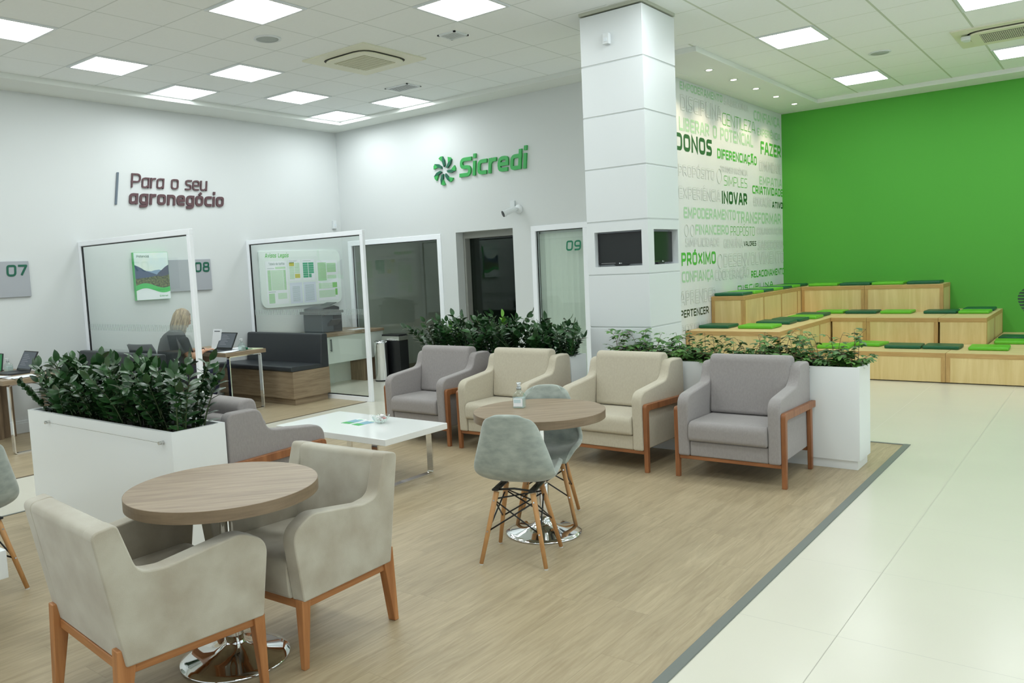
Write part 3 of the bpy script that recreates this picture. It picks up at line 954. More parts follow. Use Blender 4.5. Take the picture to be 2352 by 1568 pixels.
# things in the dim office behind the doorway
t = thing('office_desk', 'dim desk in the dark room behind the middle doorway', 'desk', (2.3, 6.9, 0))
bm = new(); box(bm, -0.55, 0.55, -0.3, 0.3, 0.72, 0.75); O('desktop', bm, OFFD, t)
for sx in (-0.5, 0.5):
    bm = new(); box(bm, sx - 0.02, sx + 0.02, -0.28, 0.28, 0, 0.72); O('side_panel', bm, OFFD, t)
bm = new(); box(bm, -0.09, 0.09, -0.06, 0.06, 0, 0.32)
o = O('file_box', bm, mat('grey_card', rgb(150, 156, 154), 0.7), None, loc=(2.02, 6.75, 0.75), bevel=0.003, seg=1); tag(o, 'pale upright file box on the desk in the dark office', 'box')
bm = new(); box(bm, -0.05, 0.05, -0.08, 0.08, 0, 0.25)
o = O('file_box', bm, mat('green_card', rgb(40, 110, 76), 0.6), None, loc=(1.86, 6.80, 0.75), bevel=0.003, seg=1); tag(o, 'green upright file box in the dark office', 'box')
bm = new(); box(bm, -0.16, 0.16, -0.11, 0.11, 0, 0.12)
o = O('storage_box', bm, mat('brown_card', rgb(96, 60, 48), 0.7), None, loc=(2.38, 6.85, 0.75), bevel=0.004, seg=1); tag(o, 'brown low box on the desk in the dark office', 'box')
# ------------------------------------------------------------------ seating
def lounge_chair(label, fab, loc, rz):
    """front towards local -Y, origin on the floor under the middle"""
    t = thing('lounge_armchair', label, 'armchair', loc, rz)
    prof = fillet([(-0.375, 0.17), (-0.385, 0.625), (0.075, 0.672), (0.125, 0.820), (0.368, 0.820), (0.375, 0.17)],
                  [0.02, 0.10, 0.09, 0.07, 0.06, 0.02], 7)
    for s in (-1, 1):
        bm = new(); prism(bm, prof, s * 0.29 - (0 if s > 0 else 0.085), s * 0.29 + (0.085 if s > 0 else 0), axis=0)
        O('arm', bm, fab, t, bevel=0.022, seg=4)
    bm = new(); prism(bm, fillet([(0.20, 0.17), (0.22, 0.79), (0.36, 0.79), (0.37, 0.17)], [0.01, 0.06, 0.05, 0.01]), -0.289, 0.289, axis=0); O('back_panel', bm, fab, t, bevel=0.012, seg=3)
    bm = new(); box(bm, -0.289, 0.289, -0.362, 0.21, 0.17, 0.285); O('seat_base', bm, fab, t, bevel=0.012, seg=3)
    bm = new()
    pr = fillet([(-0.40, 0.288), (-0.40, 0.435), (0.12, 0.425), (0.12, 0.288)], [0.035, 0.06, 0.03, 0.02], 5)
    prism(bm, pr, -0.288, 0.288, axis=0); O('seat_cushion', bm, fab, t, bevel=0.025, seg=4)
    bm = new()
    pr = fillet([(0.035, 0.43), (0.105, 0.885), (0.250, 0.870), (0.19, 0.43)], [0.03, 0.06, 0.06, 0.03], 5)
    prism(bm, pr, -0.305, 0.305, axis=0)
    for v in bm.verts:
        if v.co.z < 0.74: v.co.x *= 0.945
    O('back_cushion', bm, fab, t, bevel=0.024, seg=4)
    for s in (-1, 1):
        x = s * 0.392
        bm = new()
        prism(bm, fillet([(-0.355, 0.0), (-0.365, 0.535), (0.42, 0.512), (0.42, 0.462), (-0.318, 0.482), (-0.322, 0.0)], [0, 0.03, 0.006, 0.006, 0.02, 0], 4), x - 0.017, x + 0.017, axis=0)
        O('side_frame', bm, DARKCAR, t, bevel=0.004, seg=2)
        bm = new(); taper(bm, (x, 0.295, 0.0), (x, 0.28, 0.475), (0.016, 0.02), (0.016, 0.026)); O('leg', bm, DARKCAR, t, bevel=0.004, seg=2)
    bm = new(); box(bm, -0.375, 0.375, -0.352, -0.325, 0.142, 0.170); O('front_rail', bm, DARKCARX, t, bevel=0.003, seg=1)
    bm = new(); box(bm, -0.375, 0.375, 0.28, 0.305, 0.142, 0.170); O('rear_rail', bm, DARKCARX, t, bevel=0.003, seg=1)
    return t
LY = 2.41
lounge_chair('grey upholstered lounge armchair at the right end of the row', FGREY, (7.035, 2.436, 0), 0.018)
lounge_chair('beige upholstered lounge armchair between the column and the right grey one', FBEIGE, (6.02, 2.41, 0), -0.02)
lounge_chair('beige upholstered lounge armchair behind the sanitizer bottle, second from left', FBEIGE, (4.925, LY, 0), 0.02)
lounge_chair('grey upholstered lounge armchair at the left end of the row', FGREY, (4.0, LY, 0), 0.0)
lounge_chair('grey upholstered lounge armchair with its back against the large left planter', FGREY, (4.61, -0.30, 0), PI - 0.03)

def velvet_chair(label, loc, rz):
    t = thing('velvet_armchair', label, 'armchair', loc, rz)
    hw, th = 0.315, 0.075
    side = fillet([(-0.275, 0.295), (-0.315, 0.60), (-0.20, 0.655), (0.10, 0.612), (0.195, 0.622), (0.255, 0.815), (0.345, 0.80), (0.262, 0.295)],
                  [0.01, 0.14, 0.12, 0.10, 0.07, 0.025, 0.03, 0.01], 7)
    for s in (-1, 1):
        bm = new(); prism(bm, side, s * hw, s * (hw - th), axis=0)
        O('arm', bm, FTAUPE, t, bevel=0.018, seg=4)
    bm = new()
    prism(bm, fillet([(0.165, 0.30), (0.250, 0.812), (0.343, 0.80), (0.262, 0.296)], [0.01, 0.03, 0.03, 0.01], 5), -(hw - th) - 0.012, hw - th + 0.012, axis=0)
    O('backrest', bm, FTAUPE, t, bevel=0.012, seg=3)
    bm = new(); prism(bm, fillet([(-0.29, 0.298), (-0.30, 0.475), (0.18, 0.455), (0.17, 0.298)], [0.02, 0.06, 0.02, 0.01], 5), -(hw - th) + 0.001, hw - th - 0.001, axis=0)
    O('seat', bm, FTAUPE, t, bevel=0.015, seg=3)
    zl = 0.30
    for s in (-1, 1):
        bm = new(); taper(bm, (s * 0.288, -0.272, 0), (s * 0.285, -0.258, zl), (0.013, 0.014), (0.023, 0.024)); O('leg', bm, CARAMEL, t, bevel=0.004, seg=2)
        bm = new()
        prism(bm, [(0.275, 0.0), (0.303, 0.0), (0.288, 0.36), (0.268, 0.36), (0.226, zl), (0.226, zl - 0.01)], s * 0.285 - 0.022, s * 0.285 + 0.022, axis=0)
        O('leg', bm, CARAMEL, t, bevel=0.004, seg=2)
        bm = new(); box(bm, s * 0.285 - 0.012, s * 0.285 + 0.012, -0.24, 0.235, 0.258, 0.297); O('side_rail', bm, CARAMELH, t, bevel=0.003, seg=1)
    bm = new(); box(bm, -0.262, 0.262, -0.272, -0.246, 0.258, 0.297); O('front_rail', bm, CARAMELX, t, bevel=0.003, seg=1)
    bm = new(); box(bm, -0.262, 0.262, 0.242, 0.266, 0.258, 0.297); O('rear_rail', bm, CARAMELX, t, bevel=0.003, seg=1)
    return t
velvet_chair('taupe velvet armchair facing the viewer across the large round table', (6.298, -1.222, 0), 0.044)
velvet_chair('taupe velvet armchair in the bottom left corner, seen from behind', (6.20, -1.90, 0), PI - 0.10).scale = (1.13, 1.03, 1.0)

def shell_chair(label, loc, rz, quilt=False):
    t = thing('shell_chair', label, 'chair', loc, rz)
    bm = new()
    prof = [(-0.300, 0.432, 0.15), (-0.290, 0.458, 0.185), (-0.235, 0.468, 0.208), (-0.13, 0.452, 0.224), (-0.02, 0.438, 0.232), (0.06, 0.440, 0.236), (0.115, 0.468, 0.238),
            (0.145, 0.52, 0.236), (0.163, 0.585, 0.224), (0.176, 0.65, 0.204), (0.188, 0.72, 0.180), (0.199, 0.785, 0.158), (0.206, 0.825, 0.138), (0.210, 0.848, 0.105)]
    NU = 14
    rows = []
    for i, (y, z, hw) in enumerate(prof):
        row = []
        for j in range(NU + 1):
            u = -1 + 2 * j / NU
            x = hw * math.sin(u * PI / 2 * 0.98)
            e = abs(u) ** 2.4
            k = i / (len(prof) - 1)
            rise = (0.055 * math.sin(PI * min(1, k * 1.35 + 0.08))) * e
            lift = 0.070 * e * max(0.0, math.sin(PI * min(1.0, (k) / 0.62))) - (0.020 * e * max(0.0, (k - 0.85) / 0.15))
            fwd = 0.075 * e * max(0.0, math.sin(PI * min(1.0, max(0.0, (k - 0.35) / 0.75))))
            row.append(bm.verts.new((x, y - fwd, z + lift)))
        rows.append(row)
    for a, b in zip(rows, rows[1:]):
        for j in range(NU):
            bm.faces.new((a[j], a[j + 1], b[j + 1], b[j]))
    o = O('shell', bm, FAQUA, t, smooth=True)
    md = o.modifiers.new('thickness', 'SOLIDIFY'); md.thickness = 0.03; md.offset = -1
    md = o.modifiers.new('subdivision', 'SUBSURF'); md.levels = 1; md.render_levels = 2
    if quilt:
        bm = new()
        for zz in (0.53, 0.63, 0.73):
            i = 0
            pts = []
            for j in range(9):
                u = -1 + 2 * j / 8
                k = (zz - 0.475) / 0.37
                hw = 0.235 - 0.09 * k
                pts.append((hw * 0.95 * math.sin(u * PI / 2), 0.132 + 0.10 * (zz - 0.5) / 0.35 - 0.055 * abs(u) ** 2.4, zz + 0.01 * abs(u) ** 2))
            tube(bm, pts, 0.004, 6)
        o2 = O('quilting_seam', bm, FAQUA, t, smooth=True)
    top = 0.405
    for sx in (-1, 1):
        for sy in (-1, 1):
            a = Vector((sx * 0.105, sy * 0.095 + 0.0, top - 0.01)); b = Vector((sx * 0.185, sy * 0.18, 0.006))
            bm = new(); tube(bm, [a, a.lerp(b, 0.35), b], 0.0165, 14, r1=0.0115)
            leg = O('leg', bm, BEECH, t, smooth=True)
            bm = new(); tube(bm, [b + Vector((0, 0, 0.002)), b - Vector((0, 0, 0.006))], 0.0115, 12); O('foot_glide', bm, mat('clear_glide', rgb(210, 210, 205), 0.3), leg)
            for q in (0.12, 0.55):
                c = a.lerp(b, q); bm = new(); tube(bm, [c, c + Vector((0, sy * 0.018, 0.003))], 0.005, 8); O('bolt', bm, STEEL, leg)
    bm = new()
    r = 0.0045
    A = {(sx, sy): Vector((sx * 0.105, sy * 0.095, top - 0.01)) for sx in (-1, 1) for sy in (-1, 1)}
    B = {(sx, sy): Vector((sx * 0.185, sy * 0.18, 0.006)) for sx in (-1, 1) for sy in (-1, 1)}
    def pt(k, q): return A[k].lerp(B[k], q)
    for k1, k2 in (((-1, -1), (1, -1)), ((1, -1), (1, 1)), ((1, 1), (-1, 1)), ((-1, 1), (-1, -1))):
        tube(bm, [pt(k1, 0.12), pt(k2, 0.55)], r, 6); tube(bm, [pt(k2, 0.12), pt(k1, 0.55)], r, 6)
        tube(bm, [A[k1] + Vector((0, 0, 0.012)), (A[k1] + A[k2]) / 2 + Vector((0, 0, 0.022)), A[k2] + Vector((0, 0, 0.012))], 0.006, 8)
    tube(bm, [pt((-1, -1), 0.1), pt((1, 1), 0.1)], r, 6); tube(bm, [pt((1, -1), 0.1), pt((-1, 1), 0.1)], r, 6)
    O('wire_brace', bm, BLACKM, t, smooth=True)
    for sx in (-1, 1):
        bm = new(); box(bm, sx * 0.105 - 0.02, sx * 0.105 + 0.02, -0.12, 0.12, top, top + 0.012); O('bracket', bm, BLACKM, t, bevel=0.003, seg=1)
    return t
shell_chair('grey green shell chair with beech legs, back to the viewer, at the small table', (6.61, 0.085, 0), PI + 0.34)
shell_chair('grey green shell chair on the far side of the table with the sanitizer', (6.365, 0.735, 0), 0.50, quilt=True)
shell_chair('grey green shell chair cut off by the left frame edge', (4.40, -1.945, 0), -PI / 2 + 0.06)

# ------------------------------------------------------------------ tables
def round_table(label, x, y, rt, z, rz):
    t = thing('round_table', label, 'table', (x, y, 0), rz)
    bm = new(); lathe(bm, [(0, z - 0.048), (rt - 0.001, z - 0.048), (rt - 0.001, z), (0, z)], 96)
    o = O('tabletop', bm, TABLEWOOD, t)
    bm = new(); lathe(bm, [(rt - 0.0012, z - 0.0485), (rt + 0.0012, z - 0.0485), (rt + 0.0012, z - 0.0006), (rt - 0.0012, z - 0.0006)], 96, cap=False); O('edge_band', bm, TABLEEDGE, t, smooth=False)
    bm = new(); lathe(bm, [(0.028, 0.03), (0.028, z - 0.06), (0.028, z - 0.055), (0.0, z - 0.055)], 32, cap=False); O('pole', bm, CHROME, t, smooth=True)
    bm = new(); lathe(bm, [(0.040, 0.05), (0.040, 0.30), (0.037, 0.31), (0.028, 0.312)], 32, cap=False); O('sleeve', bm, CHROME, t, smooth=True)
    bm = new(); box(bm, -0.16, 0.16, -0.02, 0.02, z - 0.062, z - 0.048); box(bm, -0.02, 0.02, -0.16, 0.16, z - 0.0615, z - 0.048); O('bracket', bm, BLACKM, t)
    bm = new(); lathe(bm, [(0, 0.0), (0.232, 0.0), (0.235, 0.004), (0.232, 0.010), (0.20, 0.016), (0.14, 0.028), (0.09, 0.042), (0.06, 0.06), (0.045, 0.08), (0.0405, 0.11), (0.0, 0.11)], 96)
    O('base', bm, CHROME, t, smooth=True)
    return t
round_table('large round wood top table at lower left between the two velvet armchairs', 6.25, -1.580, 0.40, 0.772, -0.75)
round_table('round wood top table with a sanitizer bottle and two shell chairs', 6.485, 0.495, 0.40, 0.765, -0.75)

def loop_leg(parent, x, y0, y1, z1, wd, th, m, z0=0.0, r=0.03):
    """flat bar bent into a rounded rectangle in the YZ plane"""
    bm = new()
    out = fillet([(y0, z0), (y1, z0), (y1, z1), (y0, z1)], r, 6)
    inn = fillet([(y0 + th, z0 + th), (y1 - th, z0 + th), (y1 - th, z1 - th), (y0 + th, z1 - th)], max(r - th, 0.004), 6)
    n = len(out)
    R = []
    for pts, xx in ((out, x - wd / 2), (out, x + wd / 2), (inn, x + wd / 2), (inn, x - wd / 2)):
        R.append([bm.verts.new((xx, p[0], p[1])) for p in pts])
    for a in range(4):
        A, B = R[a], R[(a + 1) % 4]
        for k in range(n):
            bm.faces.new((A[k], A[(k + 1) % n], B[(k + 1) % n], B[k]))
    return O('leg', bm, m, parent)

t = thing('coffee_table', 'low white rectangular coffee table with chrome band legs', 'coffee table', (3.79, 0.58, 0))
bm = new(); box(bm, 0, 1.27, 0, 0.70, 0.372, 0.42); O('tabletop', bm, mat('white_gloss', rgb(240, 243, 243), 0.12, spec=0.5), t, bevel=0.002, seg=1)
for x in (0.16, 1.11): loop_leg(t, x, 0.04, 0.66, 0.372, 0.06, 0.012, CHROME)
t = thing('white_side_table', 'thick white table corner at the bottom left frame edge', 'table', (4.75, -2.60, 0))
bm = new(); box(bm, -0.6, 0.62, -0.5, 0.47, 0.36, 0.49); O('tabletop', bm, WHITE, t, bevel=0.004, seg=2)
for sx in (-0.5, 0.3):
    for sy in (-0.42, 0.2):
        bm = new(); box(bm, sx - 0.03, sx + 0.03, sy - 0.03, sy + 0.03, 0, 0.36); O('leg', bm, WHITE, t)
# leaflets and the sweet bowl
LG = mat('leaflet_green', rgb(60, 170, 84), 0.5); LB = mat('leaflet_blue', rgb(120, 168, 186), 0.5)
def leaflet(label, x, y, rz, flip):
    t = thing('leaflet', label, 'leaflet', (x, y, 0.4205), rz)
    bm = new(); box(bm, -0.05, 0.05, -0.105, 0.105, 0, 0.003); O('sheet', bm, PAPER, t)
    bm = new(); box(bm, -0.05, 0.05, -0.105, -0.045, 0.003, 0.0036); O('green_band', bm, LG, t)
    bm = new(); box(bm, -0.05, 0.05, -0.045, 0.06, 0.003, 0.0034); O('printed_picture', bm, LB, t)
    bm = new(); box(bm, -0.035, 0.02, 0.072, 0.078, 0.003, 0.0034); box(bm, -0.035, 0.03, 0.085, 0.091, 0.003, 0.0034); O('printed_line', bm, LG, t)
leaflet('green and white leaflet on the coffee table, left one', 4.30, 0.985, 0.0, 0)
leaflet('green and white leaflet on the coffee table next to the bowl', 4.445, 0.97, -0.12, 1)
t = thing('sweet_bowl', 'clear glass bowl of white wrapped sweets on the coffee table', 'bowl', (4.565, 1.03, 0.42))
bm = new()
CG = glassmat('bowl_glass', (0.93, 0.96, 0.95, 1))
n = 36
def ring(r, z, wv=0.0): return [bm.verts.new((r * math.cos(2 * PI * k / n), r * math.sin(2 * PI * k / n), z + wv * (k % 3 == 0))) for k in range(n)]
rs = [ring(0.001, 0.002), ring(0.038, 0.001), ring(0.05, 0.015), ring(0.062, 0.035), ring(0.075, 0.058, 0.010), ring(0.072, 0.058, 0.010), ring(0.058, 0.036), ring(0.045, 0.017), ring(0.030, 0.008), ring(0.001, 0.008)]
for a, b in zip(rs, rs[1:]):
    for k in range(n): bm.faces.new((a[k], a[(k + 1) % n], b[(k + 1) % n], b[k]))
O('bowl', bm, CG, t, smooth=True)
rnd = random.Random(4)
SW = mat('sweet_wrapper', rgb(244, 240, 240), 0.4); SR = mat('sweet_print', rgb(214, 120, 120), 0.5)
for i in range(14):
    bm = new()
    L = 0.017
    tube(bm, [(-L, 0, 0), (-L * 0.55, 0, 0), (-L * 0.4, 0, 0), (L * 0.4, 0, 0), (L * 0.55, 0, 0), (L, 0, 0)], 0.008, 8)
    for v in bm.verts:
        if abs(abs(v.co.x) - L * 0.55) < 0.002: v.co.y *= 0.25; v.co.z *= 0.25
    a = rnd.random() * 6.28; rr = 0.04 * math.sqrt(rnd.random())
    o = O('wrapped_sweet', bm, SW if i % 5 else SR, None, smooth=True, loc=(4.565 + rr * math.cos(a), 1.03 + rr * math.sin(a), 0.42 + 0.030 + 0.035 * i / 14), rot=(rnd.random() * 3, rnd.random() * 0.8 - 0.4, rnd.random() * 6))
    tag(o, 'white wrapped sweet heaped in the glass bowl', 'sweet', 'wrapped sweets in the glass bowl')

BOTG = glassmat('bottle_plastic', (0.90, 0.95, 0.94, 1), rough=0.05)
GEL = glassmat('sanitizer_gel', (0.9, 0.96, 0.95, 1), frost=0.35)
def bottle(label, loc, rz, h=0.155, w=0.036, label_on=True):
    t = thing('sanitizer_bottle', label, 'bottle', loc, rz)
    s = h / 0.155
    def sec(a, z, r=0.010): return [(x, y, z) for x, y in fillet([(-a, -a), (a, -a), (a, a), (-a, a)], r, 3)]
    bm = new()
    def loft(secs):
        R = [[bm.verts.new(p) for p in q] for q in secs]
        for A, B in zip(R, R[1:]):
            n = len(A)
            for k in range(n): bm.faces.new((A[k], A[(k + 1) % n], B[(k + 1) % n], B[k]))
        bm.faces.new(R[0][::-1]); bm.faces.new(R[-1])
    loft([sec(w * 0.96, 0.001 * s), sec(w, 0.006 * s), sec(w, 0.072 * s), sec(w * 0.86, 0.088 * s, 0.012), sec(w * 0.5, 0.101 * s, 0.012), sec(w * 0.36, 0.105 * s, 0.008), sec(w * 0.36, 0.112 * s, 0.008)])
    O('bottle_body', bm, BOTG, t, smooth=True)
    bm = new(); loft([sec(w * 0.90, 0.004 * s), sec(w * 0.92, 0.062 * s)]); O('gel', bm, GEL, t)
    bm = new(); tube(bm, [(0, 0, 0.112 * s), (0, 0, 0.128 * s)], w * 0.42, 16); O('collar', bm, mat('bottle_collar', rgb(170, 176, 176), 0.3, metal=0.6), t, smooth=True)
    bm = new(); tube(bm, [(0, 0, 0.128 * s), (0, 0, 0.150 * s)], w * 0.30, 14); tube(bm, [(0, 0, 0.150 * s), (0, 0, 0.156 * s)], w * 0.40, 14)
    tube(bm, [(0, 0, 0.151 * s), (0, -w * 0.8, 0.150 * s)], 0.004 * s, 8); O('pump', bm, WHITEP, t, smooth=True)
    if label_on:
        bm = new(); box(bm, -w * 0.8, w * 0.8, -w - 0.001, -w - 0.0003, 0.012 * s, 0.062 * s); O('paper_label', bm, PAPER, t)
        bm = new(); box(bm, -w * 0.7, w * 0.5, -w - 0.0014, -w - 0.001, 0.034 * s, 0.056 * s); O('printed_panel', bm, mat('label_blue', rgb(196, 218, 222), 0.5), t)
    return t
bottle('clear pump bottle of hand sanitizer on the small round table', (6.335, 0.505, 0.765), 0.35)

# ------------------------------------------------------------------ planters
def planter(label, x0, x1, y0, y1, h, studs=False):
    t = thing('planter_box', label, 'planter', ((x0 + x1) / 2, (y0 + y1) / 2, 0))
    hx, hy = (x1 - x0) / 2, (y1 - y0) / 2
    bm = new(); box(bm, -hx + 0.018, hx - 0.018, -hy + 0.018, hy - 0.018, 0, 0.07); O('plinth', bm, WHITE, t)
    bm = new(); b = 0.025
    box(bm, -hx, hx, -hy, -hy + b, 0.07, h); box(bm, -hx, hx, hy - b, hy, 0.07, h); box(bm, -hx, -hx + b, -hy + b, hy - b, 0.07, h); box(bm, hx - b, hx, -hy + b, hy - b, 0.07, h)
    box(bm, -hx + b, hx - b, -hy + b, hy - b, 0.07, 0.09)
    O('box_shell', bm, WHITE, t)
    bm = new(); box(bm, -hx + b, hx - b, -hy + b, hy - b, 0.09, h - 0.05); O('soil', bm, SOIL, t)
    if studs:
        for x in (3.42, 4.89):
            bm = new(); lathe(bm, [(0, 0), (0.011, 0), (0.011, 0.020), (0.008, 0.021), (0.008, 0.024), (0.011, 0.025), (0.011, 0.032), (0, 0.033)], 20)
            O('stud', bm, STEEL, t, loc=(x - (x0 + x1) / 2, -hy, 0.715), rot=(PI / 2, 0, 0))
        bm = new(); tube(bm, [(3.42 - (x0 + x1) / 2, -hy - 0.022, 0.715), (4.89 - (x0 + x1) / 2, -hy - 0.022, 0.715)], 0.0012, 6); O('wire', bm, STEEL, t)
    return t
planter('large white planter box on the left with a wire strung between two studs', 3.085, 4.98, -1.06, -0.70, 0.777, True)
planter('white planter box behind the two left armchairs of the row', 3.40, 5.25, 2.86, 3.14, 0.773)
planter('white planter box behind the right grey armchair, with ivy', 5.60, 7.748, 2.83, 3.152, 0.773)

def leaf_pts(L, W, fold=0.25, n=5, droop=0.15):
    """oval leaf along +X, returned as rows (left, mid, right)"""
    rows = []
    for i in range(n + 1):
        u = i / n
        w = W * math.sin(PI * (u ** 0.85)) ** 0.75 if 0 < u < 1 else 0.0
        x = L * u
        z = -droop * L * u * u
        rows.append(((x, -w, z + fold * w), (x, 0, z), (x, w, z + fold * w)))
    return rows
def add_leaf(bm, p, d, upv, L, W, rnd, fold=0.3, droop=0.2, mi=0):
    d = d.normalized(); s = d.cross(upv)
    if s.length < 1e-3: s = Vector((1, 0, 0))
    s.normalize(); nrm = s.cross(d)
    rows = leaf_pts(L, W, fold, 5, droop)
    R = []
    for i, row in enumerate(rows):
        if i in (0, len(rows) - 1):
            q = row[1]; R.append([bm.verts.new(p + d * q[0] + nrm * q[2])])
        else:
            R.append([bm.verts.new(p + d * q[0] + s * q[1] + nrm * q[2]) for q in row])
    for A, B in zip(R, R[1:]):
        if len(A) == 1: fs = [(A[0], B[0], B[1]), (A[0], B[1], B[2])]
        elif len(B) == 1: fs = [(A[0], B[0], A[1]), (A[1], B[0], A[2])]
        else: fs = [(A[0], B[0], B[1], A[1]), (A[1], B[1], B[2], A[2])]
        for f in fs:
            ff = bm.faces.new(f); ff.material_index = mi; ff.smooth = True

def zz_plant(label, loc, seed, spread=0.17, nst=17, h=0.40, depth=0.10, group=None, young=0):
    rnd = random.Random(seed)
    t = thing('potted_shrub', label, 'plant', loc, 0, group)
    fol = new(); st = new(); yg = new()
    for i in range(nst):
        bx = rnd.uniform(-spread, spread); by = rnd.uniform(-depth, depth)
        H = h * rnd.uniform(0.62, 1.05)
        lean = Vector((bx * 0.9 + rnd.uniform(-0.12, 0.12), by * 1.3 + rnd.uniform(-0.10, 0.10), 0))
        p0 = Vector((bx, by, -0.02)); p1 = p0 + Vector((lean.x * 0.25, lean.y * 0.25, H * 0.55)); p2 = p0 + Vector((lean.x, lean.y, H))
        pts = []
        for k in range(7):
            u = k / 6
            pts.append(p0 * (1 - u) ** 2 + p1 * 2 * u * (1 - u) + p2 * u * u)
        tube(st, pts, 0.006, 5, r1=0.002)
        isy = i < young
        n = rnd.randint(14, 18)
        az = rnd.random() * PI
        side = Vector((math.cos(az), math.sin(az), 0))
        for k in range(n):
            u = 0.12 + 0.88 * k / (n - 1)
            p = p0 * (1 - u) ** 2 + p1 * 2 * u * (1 - u) + p2 * u * u
            tg = ((p1 - p0) * (1 - u) + (p2 - p1) * u).normalized()
            sd = side * (1 if k % 2 else -1) + Vector((rnd.uniform(-.35, .35), rnd.uniform(-.35, .35), rnd.uniform(-0.2, 0.2)))
            d = (sd.normalized() * 0.85 + tg * rnd.uniform(0.35, 0.9))
            if k == n - 1: d = tg + sd * 0.2
            L = rnd.uniform(0.066, 0.098)
            add_leaf(yg if isy else fol, p, d, tg if k < n - 1 else side.cross(tg), L, L * rnd.uniform(0.25, 0.32), rnd, fold=rnd.uniform(0.1, 0.35), droop=rnd.uniform(0.05, 0.3))
    O('foliage', fol, LEAF, t)['kind'] = 'stuff'
    if young: O('young_foliage', yg, LEAFNEW, t)['kind'] = 'stuff'
    else: yg.free()
    O('stems', st, STEMG, t, smooth=True)['kind'] = 'stuff'
    return t
names = ['at the left end of the large left planter', 'second from the left in the large left planter', 'in the middle of the large left planter',
         'second from the right in the large left planter', 'at the right end of the large left planter']
for i in range(5):
    zz_plant('glossy dark green shrub ' + names[i], (3.31 + 0.362 * i, -0.88, 0.74), 11 + i, spread=0.17, nst=23, h=0.42 if i else 0.38, group='glossy shrubs in the large left planter')
names = ['at the left end of the planter behind the chairs', 'second from left in the planter behind the chairs, by the doorway', 'in the middle of the planter behind the chairs',
         'second from right in the planter behind the chairs', 'at the right end of the planter behind the chairs, by the column']
for i in range(5):
    zz_plant('glossy green shrub ' + names[i], (3.60 + 0.362 * i, 3.0, 0.735), 31 + i, spread=0.165, nst=21, h=0.37 if i != 1 and i != 2 else 0.42, depth=0.09, group='glossy shrubs in the planter behind the chairs', young=1 if i in (1, 2) else 0)

def ivy_plant(label, loc, seed, group, h=0.27):
    rnd = random.Random(seed)
    t = thing('trailing_plant', label, 'plant', loc, 0, group)
    fol = new(); st = new()
    def lobed(p, d, up, L):
        d = d.normalized(); s = d.cross(up)
        if s.length < 1e-3: s = Vector((1, 0, 0))
        s.normalize(); nn = s.cross(d)
        for ang, k in ((0, 1.0), (0.95, 0.8), (-0.95, 0.8)):
            dd = d * math.cos(ang) + s * math.sin(ang)
            # toothed leaflet
            prof = [(0, 0), (0.25, 0.22), (0.42, 0.20), (0.55, 0.30), (0.66, 0.19), (0.78, 0.2), (1.0, 0)]
            ss = dd.cross(nn).normalized()
            l = L * k
            top = [fol.verts.new(p + dd * (a * l) + ss * (b * l) - nn * (0.25 * l * a * a)) for a, b in prof[1:-1]]
            bot = [fol.verts.new(p + dd * (a * l) - ss * (b * l) - nn * (0.25 * l * a * a)) for a, b in prof[1:-1]]
            base = fol.verts.new(p); tip = fol.verts.new(p + dd * l - nn * 0.25 * l)
            fol.faces.new((base, top[0], bot[0]))
            for a in range(len(top) - 1): fol.faces.new((top[a], top[a + 1], bot[a + 1], bot[a]))
            fol.faces.new((top[-1], tip, bot[-1]))
    for i in range(44):
        bx = rnd.uniform(-0.17, 0.17); by = rnd.uniform(-0.11, 0.11)
        tall = i < 8
        H = h * (rnd.uniform(0.8, 1.1) if tall else rnd.uniform(0.25, 0.65))
        lean = Vector((rnd.uniform(-0.16, 0.16), rnd.uniform(-0.10, 0.10) + by * 0.5, 0))
        p0 = Vector((bx, by, -0.02)); p1 = p0 + Vector((0, 0, H * 0.8)); p2 = p0 + lean + Vector((0, 0, H))
        pts = [p0 * (1 - u) ** 2 + p1 * 2 * u * (1 - u) + p2 * u * u for u in [k / 6 for k in range(7)]]
        tube(st, pts, 0.0025, 5, r1=0.0012)
        n = 6 if tall else 8
        for k in range(n):
            u = (0.35 if tall else 0.2) + (0.65 if tall else 0.8) * k / (n - 1)
            p = p0 * (1 - u) ** 2 + p1 * 2 * u * (1 - u) + p2 * u * u
            az = rnd.random() * 6.28
            d = Vector((math.cos(az), math.sin(az), rnd.uniform(-0.3, 0.3)))
            q = p + d * 0.022
            tube(st, [p, q], 0.0012, 4)
            lobed(q, d, Vector((rnd.uniform(-.4, .4), rnd.uniform(-.4, .4), 1)), rnd.uniform(0.042, 0.070))
    O('foliage', fol, LEAFIVY, t)['kind'] = 'stuff'
    O('stems', st, STEMR, t, smooth=True)['kind'] = 'stuff'
    return t
names = ['at the left end of the right planter, by the column', 'between the beige chair and the column in the right planter', 'in the right planter behind the gap between two chairs',
         'in the right planter just behind the right grey chair', 'second from the right end of the right planter', 'at the right end of the right planter']
for i in range(6):
    ivy_plant('green lobed leaf ivy ' + names[i], (5.80 + 0.348 * i, 2.99, 0.73), 51 + i, 'ivy clumps in the right planter', h=0.30 if i in (0, 5, 4) else 0.27)
